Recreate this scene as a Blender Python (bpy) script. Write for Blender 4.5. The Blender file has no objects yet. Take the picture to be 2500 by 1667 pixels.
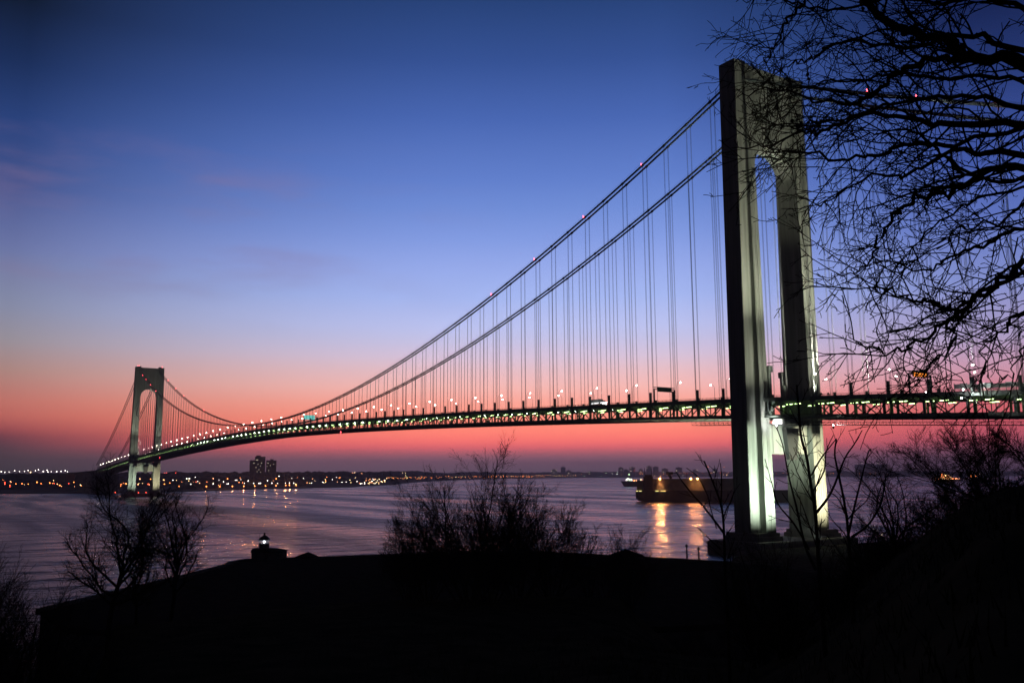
import bpy, math, random
import numpy as np
from mathutils import Vector, Matrix

rnd = random.Random(7)
SC = bpy.context.scene
COL = SC.collection
R = math.radians

# ------------------------------------------------------------------ camera
CAMP = (255.0, -303.7, 32.36)
YAW, PIT, ROL, FPX = -0.9881, 0.1486, -0.0052, 2168.8     # measured from the photograph (2500 px wide)
cF = Vector((math.sin(YAW)*math.cos(PIT), math.cos(YAW)*math.cos(PIT), math.sin(PIT)))
cR0 = Vector((math.cos(YAW), -math.sin(YAW), 0)); cU0 = cR0.cross(cF)
cR = math.cos(ROL)*cR0 + math.sin(ROL)*cU0
cU = -math.sin(ROL)*cR0 + math.cos(ROL)*cU0
cam = bpy.data.cameras.new('camera'); co = bpy.data.objects.new('camera', cam); COL.objects.link(co)
mw = Matrix((cR, cU, -cF)).transposed().to_4x4(); mw.translation = Vector(CAMP); co.matrix_world = mw
cam.sensor_width = 36; cam.lens = FPX/2500*36; cam.clip_start = 0.2; cam.clip_end = 60000
SC.camera = co

def ray(u, v):
    return cF + cR*((u-1250)/FPX) - cU*((v-833.5)/FPX)
def at(u, v, D):                        # point at horizontal distance D in the direction of a photo pixel
    d = ray(u, v); t = D/math.hypot(d.x, d.y); return Vector(CAMP)+d*t
def onz(u, v, z):
    d = ray(u, v); return Vector(CAMP)+d*((z-CAMP[2])/d.z)
def ony(u, v, y):
    d = ray(u, v); return Vector(CAMP)+d*((y-CAMP[1])/d.y)
def onx(u, v, x):
    d = ray(u, v); return Vector(CAMP)+d*((x-CAMP[0])/d.x)
def elev(u, v):
    d = ray(u, v).normalized(); return math.degrees(math.asin(d.z))
def lin(c):
    return tuple(((x/255)/12.92 if x/255 <= .04045 else ((x/255+.055)/1.055)**2.4) for x in c)

# ------------------------------------------------------------------ render look
SC.view_settings.view_transform = 'Standard'; SC.view_settings.look = 'None'
SC.view_settings.exposure = 0; SC.view_settings.gamma = 1
SC.cycles.sample_clamp_indirect = 3.0; SC.cycles.sample_clamp_direct = 0
SC.cycles.max_bounces = 6; SC.cycles.diffuse_bounces = 2; SC.cycles.glossy_bounces = 3
SC.cycles.transparent_max_bounces = 8; SC.cycles.volume_bounces = 0
SC.cycles.use_denoising = True

# ------------------------------------------------------------------ world: dawn sky, sun still below the horizon
W = bpy.data.worlds.new('World'); SC.world = W; W.use_nodes = True
nt = W.node_tree; nt.nodes.clear()
class NB:
    def __init__(s, nt): s.nt = nt
    def n(s, t, **k):
        x = s.nt.nodes.new(t)
        for a, b in k.items(): setattr(x, a, b)
        return x
    def l(s, a, b): s.nt.links.new(a, b)
    def m(s, op, a, b=None, c=None, clamp=False):
        x = s.n('ShaderNodeMath', operation=op, use_clamp=clamp)
        for i, v in enumerate((a, b, c)):
            if v is None: continue
            if isinstance(v, (int, float)): x.inputs[i].default_value = v
            else: s.l(v, x.inputs[i])
        return x.outputs[0]
    def ramp(s, fac, stops, interp='LINEAR'):
        x = s.n('ShaderNodeValToRGB'); cr = x.color_ramp; cr.interpolation = interp
        while len(cr.elements) > 1: cr.elements.remove(cr.elements[-1])
        cr.elements[0].position = stops[0][0]; cr.elements[0].color = (*stops[0][1], 1)
        for p, c in stops[1:]:
            e = cr.elements.new(p); e.color = (*c, 1)
        s.l(fac, x.inputs[0]); return x.outputs[0]
    def mix(s, f, a, b, blend='MIX'):
        x = s.n('ShaderNodeMix', data_type='RGBA', blend_type=blend)
        for i, v in ((0, f), (6, a), (7, b)):
            if isinstance(v, (int, float)): x.inputs[i].default_value = v
            elif isinstance(v, tuple): x.inputs[i].default_value = (*v, 1)
            else: s.l(v, x.inputs[i])
        return x.outputs[2]
b = NB(nt)
tc = b.n('ShaderNodeTexCoord'); sep = b.n('ShaderNodeSeparateXYZ'); b.l(tc.outputs['Generated'], sep.inputs[0])
X_, Y_, Z_ = sep.outputs
el = b.m('MULTIPLY', b.m('ARCSINE', Z_), 180/math.pi)
az = b.m('MULTIPLY', b.m('ARCTAN2', X_, Y_), 180/math.pi)
fac = b.m('DIVIDE', b.m('ADD', el, 4), 64, clamp=True)
HAZE = 1.0e-4; HIN = (.035, .022, .03)
def stops(u, tab, extra):
    out = []
    for v, c in sorted(tab, key=lambda t: -t[0]): e_ = elev(u, v); T_ = math.exp(-HAZE*min(11800, 193/max(.003, math.sin(R(e_))))) if e_ > 0 else math.exp(-HAZE*11800); out.append(((e_+4)/64, tuple(max(0, x-(1-T_)*h)/max(T_,.3) for x, h in zip(lin(c), HIN))))
    for e, c in extra: out.append(((e+4)/64, lin(c)))
    return out
skyC = stops(1300, [(1160,(92,74,86)),(1144,(98,76,90)),(1118,(122,82,95)),(1106,(158,88,98)),(1092,(212,98,104)),(1076,(246,114,108)),
    (1050,(255,132,114)),(1020,(255,146,125)),(985,(252,164,148)),(945,(246,184,178)),(903,(230,190,198)),(872,(216,194,216)),(828,(196,194,230)),(800,(188,194,238)),(727,(165,183,240)),
    (654,(150,170,234)),(582,(130,155,225)),(509,(112,141,214)),(436,(97,127,203)),(291,(73,103,178)),(150,(54,82,148)),(0,(40,66,120))],
    [(38,(22,36,80)),(50,(10,18,44)),(60,(5,9,24))])
skyL = stops(50, [(1150,(62,52,56)),(1129,(68,56,60)),(1091,(84,60,68)),(1066,(110,62,70)),(1046,(150,76,78)),(1016,(182,98,90)),(978,(188,112,102)),
    (903,(170,132,126)),(828,(150,142,152)),(753,(134,138,164)),(677,(120,130,166)),(602,(106,116,164)),(527,(90,102,154)),(451,(68,84,140)),(301,(44,68,126)),(150,(29,48,92)),(0,(19,30,54))],
    [(38,(10,17,34)),(50,(5,9,20)),(60,(3,5,12))])
skyR = stops(2300, [(1152,(76,58,76)),(1125,(88,62,80)),(1100,(112,68,86)),(1075,(158,76,92)),(1040,(192,86,98)),(1000,(204,98,104)),(960,(206,122,132)),(905,(202,150,170)),
    (830,(172,156,194)),(700,(132,144,205)),(550,(96,116,190)),(400,(66,88,165)),(200,(40,58,118)),(0,(22,34,78))],
    [(38,(12,20,44)),(50,(6,10,24)),(60,(3,5,12))])
def azpx(u): d = ray(u, 1160); return math.degrees(math.atan2(d.x, d.y))
fL = b.n('ShaderNodeMapRange', interpolation_type='LINEAR'); b.l(az, fL.inputs[0])
fL.inputs[1].default_value = azpx(1150); fL.inputs[2].default_value = azpx(-10)
fR = b.n('ShaderNodeMapRange', interpolation_type='LINEAR'); b.l(az, fR.inputs[0])
fR.inputs[1].default_value = azpx(1650); fR.inputs[2].default_value = azpx(2400)
rC = b.ramp(fac, skyC); rL = b.ramp(fac, skyL); rR = b.ramp(fac, skyR)
c1 = b.mix(b.m('POWER', fL.outputs[0], 1.6), rC, rL); c2 = b.mix(fR.outputs[0], c1, rR)
# the western half of the sky (behind the camera) is still night
dv = b.n('ShaderNodeVectorMath', operation='DOT_PRODUCT'); b.l(tc.outputs['Generated'], dv.inputs[0])
dv.inputs[1].default_value = (math.sin(YAW), math.cos(YAW), 0)
back = b.n('ShaderNodeMapRange', interpolation_type='SMOOTHSTEP'); b.l(dv.outputs['Value'], back.inputs[0])
back.inputs[1].default_value = 0.86; back.inputs[2].default_value = 0.45
c3 = b.mix(back.outputs[0], c2, (0.005, 0.006, 0.0095))
# faint high pink wisps on the left
mp = b.n('ShaderNodeMapping'); mp.inputs['Scale'].default_value = (2.2, 2.2, 11.0); mp.inputs['Location'].default_value = (.55, .9, .1); b.l(tc.outputs['Generated'], mp.inputs[0])
ns = b.n('ShaderNodeTexNoise'); ns.inputs['Scale'].default_value = 2.3; ns.inputs['Detail'].default_value = 5; ns.inputs['Roughness'].default_value = .55
b.l(mp.outputs[0], ns.inputs['Vector'])
wisp = b.ramp(ns.outputs[0], [(0, (0,0,0)), (.42, (0,0,0)), (.74, (1,1,1))], 'EASE')
band = b.ramp(fac, [((8.5+4)/64,(0,0,0)), ((12+4)/64,(1,1,1)), ((18+4)/64,(1,1,1)), ((21+4)/64,(0,0,0))])
fL2 = b.n('ShaderNodeMapRange'); b.l(az, fL2.inputs[0]); fL2.inputs[1].default_value = azpx(1250); fL2.inputs[2].default_value = azpx(500)
wf = b.m('MULTIPLY', b.m('MULTIPLY', wisp, band), b.m('MULTIPLY', fL2.outputs[0], .36))
c4 = b.mix(wf, c3, lin((142, 118, 152)))
bg = b.n('ShaderNodeBackground'); b.l(c4, bg.inputs[0]); bg.inputs[1].default_value = 1.0
wo = b.n('ShaderNodeOutputWorld'); b.l(bg.outputs[0], wo.inputs[0])

# ------------------------------------------------------------------ materials
MATS = {}
def mat(name, col, rough=.8, metal=0, noise=None, col2=None, nscale=1., bump=0, stretch=(1,1,1), emis=None, es=0, spec=.5, thr=(.35,.65)):
    if name in MATS: return MATS[name]
    m = bpy.data.materials.new(name); m.use_nodes = True; t = m.node_tree; p = t.nodes['Principled BSDF']
    q = NB(t)
    p.inputs['Base Color'].default_value = (*col, 1); p.inputs['Roughness'].default_value = rough; p.inputs['Metallic'].default_value = metal
    p.inputs['Specular IOR Level'].default_value = spec
    if col2 is not None:
        g = q.n('ShaderNodeNewGeometry'); mp = q.n('ShaderNodeMapping'); mp.inputs['Scale'].default_value = stretch; q.l(g.outputs['Position'], mp.inputs[0])
        n = q.n('ShaderNodeTexNoise'); n.inputs['Scale'].default_value = nscale; n.inputs['Detail'].default_value = 6; q.l(mp.outputs[0], n.inputs['Vector'])
        r = q.ramp(n.outputs[0], [(thr[0], col), (thr[1], col2)]); q.l(r, p.inputs['Base Color'])
        if bump:
            bp = q.n('ShaderNodeBump'); bp.inputs['Strength'].default_value = bump; bp.inputs['Distance'].default_value = .05
            q.l(n.outputs[0], bp.inputs['Height']); q.l(bp.outputs[0], p.inputs['Normal'])
    if emis is not None:
        p.inputs['Emission Color'].default_value = (*emis, 1); p.inputs['Emission Strength'].default_value = es
    MATS[name] = m; return m
M_tower = mat('tower_paint', (.24,.255,.23), .7, spec=.2, col2=(.13,.145,.125), nscale=.8, stretch=(1,1,.05), thr=(.3,.7))
M_steel = mat('bridge_steel', (.15,.18,.16), .6, col2=(.21,.24,.22), nscale=.8, spec=.2)
M_cable = mat('cable_wrap', (.06,.08,.075), .6, col2=(.09,.11,.10), nscale=.6)
M_rope = mat('wire_rope', (.26,.27,.28), .5)
M_conc = mat('weathered_concrete', (.16,.155,.145), .9, col2=(.24,.23,.21), nscale=.25, bump=.3)
M_asph = mat('asphalt', (.04,.04,.042), .9, col2=(.055,.055,.055), nscale=2)
M_dark = mat('dark_metal', (.02,.022,.022), .6)
M_bark = mat('winter_bark', (.022,.018,.015), .95, col2=(.04,.034,.028), nscale=5, bump=.4, stretch=(1,1,.3), spec=0)
M_bark2 = mat('distant_bark', (.028,.024,.02), 1, spec=0)
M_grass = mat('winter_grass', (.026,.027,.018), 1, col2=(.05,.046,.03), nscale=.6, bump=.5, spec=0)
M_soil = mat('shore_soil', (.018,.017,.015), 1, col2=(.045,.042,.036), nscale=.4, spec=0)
M_gran = mat('granite_blocks', (.06,.058,.055), 1, col2=(.11,.105,.1), nscale=.7, bump=.3, spec=0)
M_roofg = mat('fort_roof', (.018,.018,.015), 1, col2=(.028,.027,.022), nscale=.5, spec=0)
M_hull = mat('ship_hull', (.012,.015,.018), .8, col2=(.02,.022,.024), nscale=.1, spec=.1)
M_upper = mat('ship_upper_plating', (.14,.13,.135), .8, col2=(.20,.185,.18), nscale=.15, spec=.1)
M_wht = mat('white_paint', (.6,.6,.58), .5)
M_bld = mat('apartment_wall', (.20,.17,.16), .9, col2=(.26,.22,.2), nscale=.05)
M_house = mat('house_wall', (.12,.11,.10), .9, col2=(.2,.18,.17), nscale=.01)
M_hroof = mat('house_roof', (.05,.045,.045), .9)
M_glass = mat('dark_glass', (.02,.025,.03), .15)
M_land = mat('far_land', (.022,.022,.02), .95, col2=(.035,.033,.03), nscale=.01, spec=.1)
def emat(name, col, s):
    return mat(name, (.02,.02,.02), .6, emis=col, es=s)
E_lamp = emat('lamp_white', (1,.88,.74), 48)
E_lampg = emat('lamp_cool', (.92,1,.86), 45)
E_red = emat('beacon_red', (1,.06,.08), 16)
E_deck = emat('deck_lamp_green', (.66,1,.36), 6.5)
E_sod = emat('sodium_lamp', (1,.33,.10), 160)
E_sodf = emat('sodium_far', (1,.36,.14), 160)
E_warm = emat('warm_lamp', (1,.66,.34), 160)
E_coolf = emat('cool_far', (.9,.95,1), 150)
E_grnf = emat('green_far', (.5,1,.6), 120)
E_redf = emat('red_far', (1,.08,.06), 140)
E_win = emat('lit_window', (1,.85,.6), 3.0)
E_white = emat('flood_white', (1,1,1), 60)
E_sign = emat('sign_letters', (1,.26,.03), 3)

# ------------------------------------------------------------------ mesh helpers
class MB:
    def __init__(s): s.v = []; s.f = []
    def add(s, vs, fs):
        o = len(s.v); s.v += [tuple(v) for v in vs]; s.f += [tuple(i+o for i in f) for f in fs]; return s
    def box(s, x0, x1, y0, y1, z0, z1):
        return s.add([(x0,y0,z0),(x1,y0,z0),(x1,y1,z0),(x0,y1,z0),(x0,y0,z1),(x1,y0,z1),(x1,y1,z1),(x0,y1,z1)],
                     [(0,3,2,1),(4,5,6,7),(0,1,5,4),(1,2,6,5),(2,3,7,6),(3,0,4,7)])
    def hexa(s, lo, hi):                 # lo, hi: 4 points each, same winding
        return s.add(list(lo)+list(hi), [(0,3,2,1),(4,5,6,7),(0,1,5,4),(1,2,6,5),(2,3,7,6),(3,0,4,7)])
    def prism(s, poly, z0, z1, tops=None):
        n = len(poly); z1s = tops or [z1]*n
        vs = [(p[0],p[1],z0) for p in poly]+[(p[0],p[1],z) for p, z in zip(poly, z1s)]
        return s.add(vs, [tuple(range(n-1,-1,-1)), tuple(range(n,2*n))]+[(i,(i+1)%n,n+(i+1)%n,n+i) for i in range(n)])
    def bar(s, a, c, w, h=None, up=(0,0,1)):
        a = Vector(a); c = Vector(c); d = (c-a); h = h or w
        if d.length < 1e-6: return s
        d.normalize(); u = Vector(up)
        if abs(d.dot(u)) > .98: u = Vector((1,0,0))
        r = d.cross(u).normalized(); u = r.cross(d)
        q = lambda p: [p-r*w/2-u*h/2, p+r*w/2-u*h/2, p+r*w/2+u*h/2, p-r*w/2+u*h/2]
        return s.add(q(a)+q(c), [(0,1,2,3),(7,6,5,4),(0,4,5,1),(1,5,6,2),(2,6,7,3),(3,7,4,0)])
    def tube(s, pts, rad, n=8, cap=True):
        P = [Vector(p) for p in pts]; o = len(s.v); m = len(P)
        rr = rad if isinstance(rad, (list, tuple)) else [rad]*m
        prev = None
        for i, p in enumerate(P):
            d = (P[min(i+1,m-1)]-P[max(i-1,0)])
            d = d.normalized() if d.length > 1e-9 else Vector((0,0,1))
            if prev is None:
                u = Vector((0,0,1)) if abs(d.z) < .9 else Vector((1,0,0))
                r = d.cross(u).normalized()
            else:
                r = (prev - d*prev.dot(d))
                r = r.normalized() if r.length > 1e-6 else d.orthogonal().normalized()
            prev = r; w = d.cross(r)
            for k in range(n):
                a = 2*math.pi*k/n; s.v.append(tuple(p+(r*math.cos(a)+w*math.sin(a))*rr[i]))
        for i in range(m-1):
            for k in range(n):
                k2 = (k+1)%n; s.f.append((o+i*n+k, o+i*n+k2, o+(i+1)*n+k2, o+(i+1)*n+k))
        if cap and n > 2: s.f.append(tuple(o+k for k in range(n-1,-1,-1))); s.f.append(tuple(o+(m-1)*n+k for k in range(n)))
        return s
    def lathe(s, prof, cx=0, cy=0, n=16):
        o = len(s.v); m = len(prof)
        for r, z in prof:
            for k in range(n):
                a = 2*math.pi*k/n; s.v.append((cx+r*math.cos(a), cy+r*math.sin(a), z))
        for i in range(m-1):
            for k in range(n):
                k2 = (k+1)%n; s.f.append((o+i*n+k, o+i*n+k2, o+(i+1)*n+k2, o+(i+1)*n+k))
        s.f.append(tuple(o+k for k in range(n-1,-1,-1))); s.f.append(tuple(o+(m-1)*n+k for k in range(n)))
        return s
    def ball(s, c, r, seg=6, rings=4):
        prof = [(max(.001*r, r*math.sin(math.pi*i/rings)), -r*math.cos(math.pi*i/rings)) for i in range(rings+1)]
        o = len(s.v); s.lathe(prof, 0, 0, seg)
        for i in range(o, len(s.v)):
            x, y, z = s.v[i]; s.v[i] = (x+c[0], y+c[1], z+c[2])
        return s
    def build(s, name, m, parent=None, loc=None, smooth=False):
        me = bpy.data.meshes.new(name); vs = s.v
        if loc is not None: vs = [(x-loc[0], y-loc[1], z-loc[2]) for x, y, z in vs]
        me.from_pydata(vs, [], s.f); me.validate(); me.update()
        if smooth: me.polygons.foreach_set('use_smooth', [True]*len(me.polygons))
        me.materials.append(m)
        o = bpy.data.objects.new(name, me); COL.objects.link(o)
        if parent is not None: o.parent = parent
        elif loc is not None: o.location = loc
        return o
def chains_object(chains, name, m, parent, base):
    V = []; F = []; off = 0
    for ns, sel in ((8, [c for c in chains if c[1][0] > .09]), (5, [c for c in chains if .03 < c[1][0] <= .09]), (3, [c for c in chains if c[1][0] <= .03])):
        if not sel: continue
        lens = np.array([len(c[0]) for c in sel]); P = np.array([tuple(p) for c in sel for p in c[0]]); rad = np.concatenate([np.asarray(c[1], float) for c in sel])
        cid = np.repeat(np.arange(len(sel)), lens); first = np.concatenate([[0], np.cumsum(lens)[:-1]]); last = first+lens-1
        nx = np.minimum(np.arange(len(P))+1, last[cid]); pv = np.maximum(np.arange(len(P))-1, first[cid])
        T = P[nx]-P[pv]; T /= np.linalg.norm(T, axis=1)[:,None]+1e-12
        ax = P[last]-P[first]; ax /= np.linalg.norm(ax, axis=1)[:,None]+1e-12
        ref = np.where(np.abs(ax[:,2:3]) < .8, np.array([[0,0,1.]]), np.array([[1.,0,0]]))[cid]
        A = np.cross(T, ref); A /= np.linalg.norm(A, axis=1)[:,None]+1e-9; B = np.cross(T, A)
        an = 2*np.pi*np.arange(ns)/ns
        W_ = P[:,None,:]+rad[:,None,None]*(np.cos(an)[None,:,None]*A[:,None,:]+np.sin(an)[None,:,None]*B[:,None,:])
        V.append(W_.reshape(-1,3)-np.array(base)); idx = np.setdiff1d(np.arange(len(P)), last)
        k = np.arange(ns); k2 = (k+1)%ns
        f = np.stack([idx[:,None]*ns+k, idx[:,None]*ns+k2, (idx[:,None]+1)*ns+k2, (idx[:,None]+1)*ns+k], -1).reshape(-1,4)+off
        F.append(f); off += len(P)*ns
    V = np.concatenate(V).astype(np.float32); F = np.concatenate(F).astype(np.int32)
    me = bpy.data.meshes.new(name); me.vertices.add(len(V)); me.vertices.foreach_set('co', V.ravel())
    me.loops.add(F.size); me.loops.foreach_set('vertex_index', F.ravel())
    me.polygons.add(len(F)); me.polygons.foreach_set('loop_start', np.arange(0, F.size, 4, dtype=np.int32))
    me.polygons.foreach_set('use_smooth', np.ones(len(F), bool)); me.update(calc_edges=True); me.materials.append(m)
    o = bpy.data.objects.new(name, me); COL.objects.link(o); o.parent = parent; return o
def empty(name, loc=(0,0,0), rz=0):
    o = bpy.data.objects.new(name, None); COL.objects.link(o); o.location = loc; o.rotation_euler = (0,0,rz); return o
def tag(o, label=None, cat=None, group=None, kind=None):
    if label: o['label'] = label
    if cat: o['category'] = cat
    if group: o['group'] = group
    if kind: o['kind'] = kind
    return o
def copy_tree(o, parent=None):
    c = o.copy(); COL.objects.link(c)
    if parent is not None: c.parent = parent
    for ch in [x for x in CH.get(o.name, [])]: copy_tree(ch, c)
    return c
CH = {}
def kids(root):                           # remember a prototype's children so copies need no scene search
    for o in COL.objects:
        if o.parent is not None and (o.parent == root or (o.parent.parent == root)):
            CH.setdefault(o.parent.name, [])
            if o not in CH[o.parent.name]: CH[o.parent.name].append(o)
def spot(name, loc, tgt, power, angle, blend, col, parent=None, size=.6):
    l = bpy.data.lights.new(name, 'SPOT'); l.energy = power; l.spot_size = R(angle); l.spot_blend = blend; l.color = col; l.shadow_soft_size = size
    o = bpy.data.objects.new(name, l); COL.objects.link(o); o.location = loc
    d = Vector(tgt)-Vector(loc); o.rotation_euler = d.to_track_quat('-Z', 'Y').to_euler()
    return o

# ------------------------------------------------------------------ water
wm = bpy.data.materials.new('harbour_water'); wm.use_nodes = True; t = wm.node_tree; q = NB(t); p = t.nodes['Principled BSDF']
p.inputs['Base Color'].default_value = (.010,.016,.019,1); p.inputs['IOR'].default_value = 1.33; p.inputs['Specular IOR Level'].default_value = .32
g = q.n('ShaderNodeNewGeometry')
def wnoise(scale, st, det, rough=.5):
    mp = q.n('ShaderNodeMapping'); mp.inputs['Scale'].default_value = st; mp.inputs['Rotation'].default_value = (0,0,-YAW*0+R(-56.6)); q.l(g.outputs['Position'], mp.inputs[0])
    n = q.n('ShaderNodeTexNoise'); n.inputs['Scale'].default_value = scale; n.inputs['Detail'].default_value = det; n.inputs['Roughness'].default_value = rough
    q.l(mp.outputs[0], n.inputs['Vector']); return n.outputs[0]
n1 = wnoise(.35, (1,1,1), 3); n2 = wnoise(.05, (1,.6,1), 3); n3 = wnoise(.006, (.35,2.6,1), 3)
slick = q.ramp(n3, [(.38,(0,0,0)),(.62,(1,1,1))])
rgh = q.m('ADD', q.m('MULTIPLY', slick, .20), .185); q.l(rgh, p.inputs['Roughness'])
b1 = q.n('ShaderNodeBump'); b1.inputs['Distance'].default_value = 1.5; b1.inputs['Strength'].default_value = 1
q.l(q.m('MULTIPLY', n1, q.m('ADD', q.m('MULTIPLY', slick, .7), .45)), b1.inputs['Height'])
b2 = q.n('ShaderNodeBump'); b2.inputs['Distance'].default_value = 7.0; b2.inputs['Strength'].default_value = 1
q.l(n2, b2.inputs['Height']); q.l(b1.outputs[0], b2.inputs['Normal']); q.l(b2.outputs[0], p.inputs['Normal'])
s_ = MB(); n_ = 64
s_.add([(CAMP[0]+11500*math.cos(2*math.pi*k/n_), CAMP[1]+11500*math.sin(2*math.pi*k/n_), 0) for k in range(n_)], [tuple(range(n_))])
tag(s_.build('water', wm), kind='structure')

# ------------------------------------------------------------------ near terrain (polar height field round the viewpoint)
prof_r = [0, 6, 14, 25, 40, 60, 85, 105, 130, 170, 215, 260]
ctrl = [  # (photo px of bearing, heights at prof_r)
 (-900, [30.7,30.2,28,24,19,12,5,0,-2,-2,-2,-2]),
 (40,   [30.7,29.6,27,23,18,11,4.5,0,-2,-2,-2,-2]),
 (150,  [30.7,29.6,27,23,18,11.5,6,2,0,-2,-2,-2]),
 (300,  [30.7,29.9,28.6,27,25,23.2,19.5,12,5,3,-2,-2]),
 (900,  [30.7,29.9,28.8,27.2,25.2,23.2,21.2,13,6,4,4,-2]),
 (1500, [30.7,29.9,28.8,27.2,25.2,23.2,21.2,13,6,4,4,-1.5]),
 (1850, [30.7,30,28.5,27,24,17,10,7,5,4,3.5,2.5]),
 (2060, [30.7,30.3,29.3,28.5,27.2,21,13,8,5,4,3.5,2.5]),
 (2200, [30.7,30.5,30,29.8,29.1,25,18,13,8,5,4,3]),
 (2334, [30.7,30.7,30.8,31,30.9,28.3,22,17,12,7,5,4]),
 (2500, [30.7,30.8,31.2,31.8,31.9,31,28,24,17,9,6,5]),
 (3400, [30.7,31,31.6,32.2,33,33,32,30,26,18,12,9]),
]
cb = [math.degrees(math.atan2(ray(u,1160).x, ray(u,1160).y)) for u, _ in ctrl]
def ground(x, y):
    dx, dy = x-CAMP[0], y-CAMP[1]; r = math.hypot(dx, dy); a = math.degrees(math.atan2(dx, dy))
    hs = [np.interp(r, prof_r, h) for _, h in ctrl]
    z = float(np.interp(a, cb, hs)) if -135 < a < 40 else float(hs[-1] if a > 40 else hs[0]*.4+hs[-1]*.6)
    return z
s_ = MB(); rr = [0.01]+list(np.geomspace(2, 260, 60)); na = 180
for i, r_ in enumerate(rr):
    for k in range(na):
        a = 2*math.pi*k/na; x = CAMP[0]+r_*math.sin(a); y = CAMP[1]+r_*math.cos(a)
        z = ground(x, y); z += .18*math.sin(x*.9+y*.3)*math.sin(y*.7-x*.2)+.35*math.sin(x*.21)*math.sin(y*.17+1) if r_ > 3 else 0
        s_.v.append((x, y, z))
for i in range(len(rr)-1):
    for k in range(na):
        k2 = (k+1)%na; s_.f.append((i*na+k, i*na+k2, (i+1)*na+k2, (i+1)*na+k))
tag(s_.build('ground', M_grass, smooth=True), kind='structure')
# shore strip by the near tower (low bank with rocks)
s_ = MB(); poly = [(175,-150),(118,-122),(70,-112),(30,-62),(22,-45),(16,-30),(16,40),(40,90),(120,160),(300,200),(420,40),(380,-60),(300,-120)]
s_.prism(poly, -2, 3.2); tag(s_.build('shore', M_soil), kind='structure')

# ------------------------------------------------------------------ bridge
br = empty('suspension_bridge', (0,0,0))
tag(br, 'long suspension bridge with two portal towers and a double deck lit green', 'bridge')
XF = -1298.5
def zt(x):                                # top of railing
    if x > 0: return 64.3-.050*x
    if x < XF: return 64.3-.047*(XF-x)
    return 80.9-16.6*abs((x-XF/2)/(XF/2))**1.6
def zc(x):                                # main cable
    if x > 0: s = min(x/370,1); return 205-150*s-38*s*(1-s)
    if x < XF: s = min((XF-x)/370,1); return 205-150*s-38*s*(1-s)
    return 85.3+119.7*((x-XF/2)/(XF/2))**2
def bp_(mb, name, m, smooth=False): return mb.build(name, m, br, smooth=smooth)
ZT, ZB = 211., 6.0
def lerp(a, c, t): return a+(c-a)*t
def legp(z, kind):
    t = (z-ZB)/(ZT-ZB); H = lerp(24.4, 22.2, t); w = lerp(11.3, 8.8, t); o = lerp(5.6, 5.1, t)
    if kind == 'o': return lerp(4.15, 4.35, t), H, H-o
    return lerp(4.15, 4.35, t)+lerp(3.4, .8, t), H-o, H-w
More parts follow.
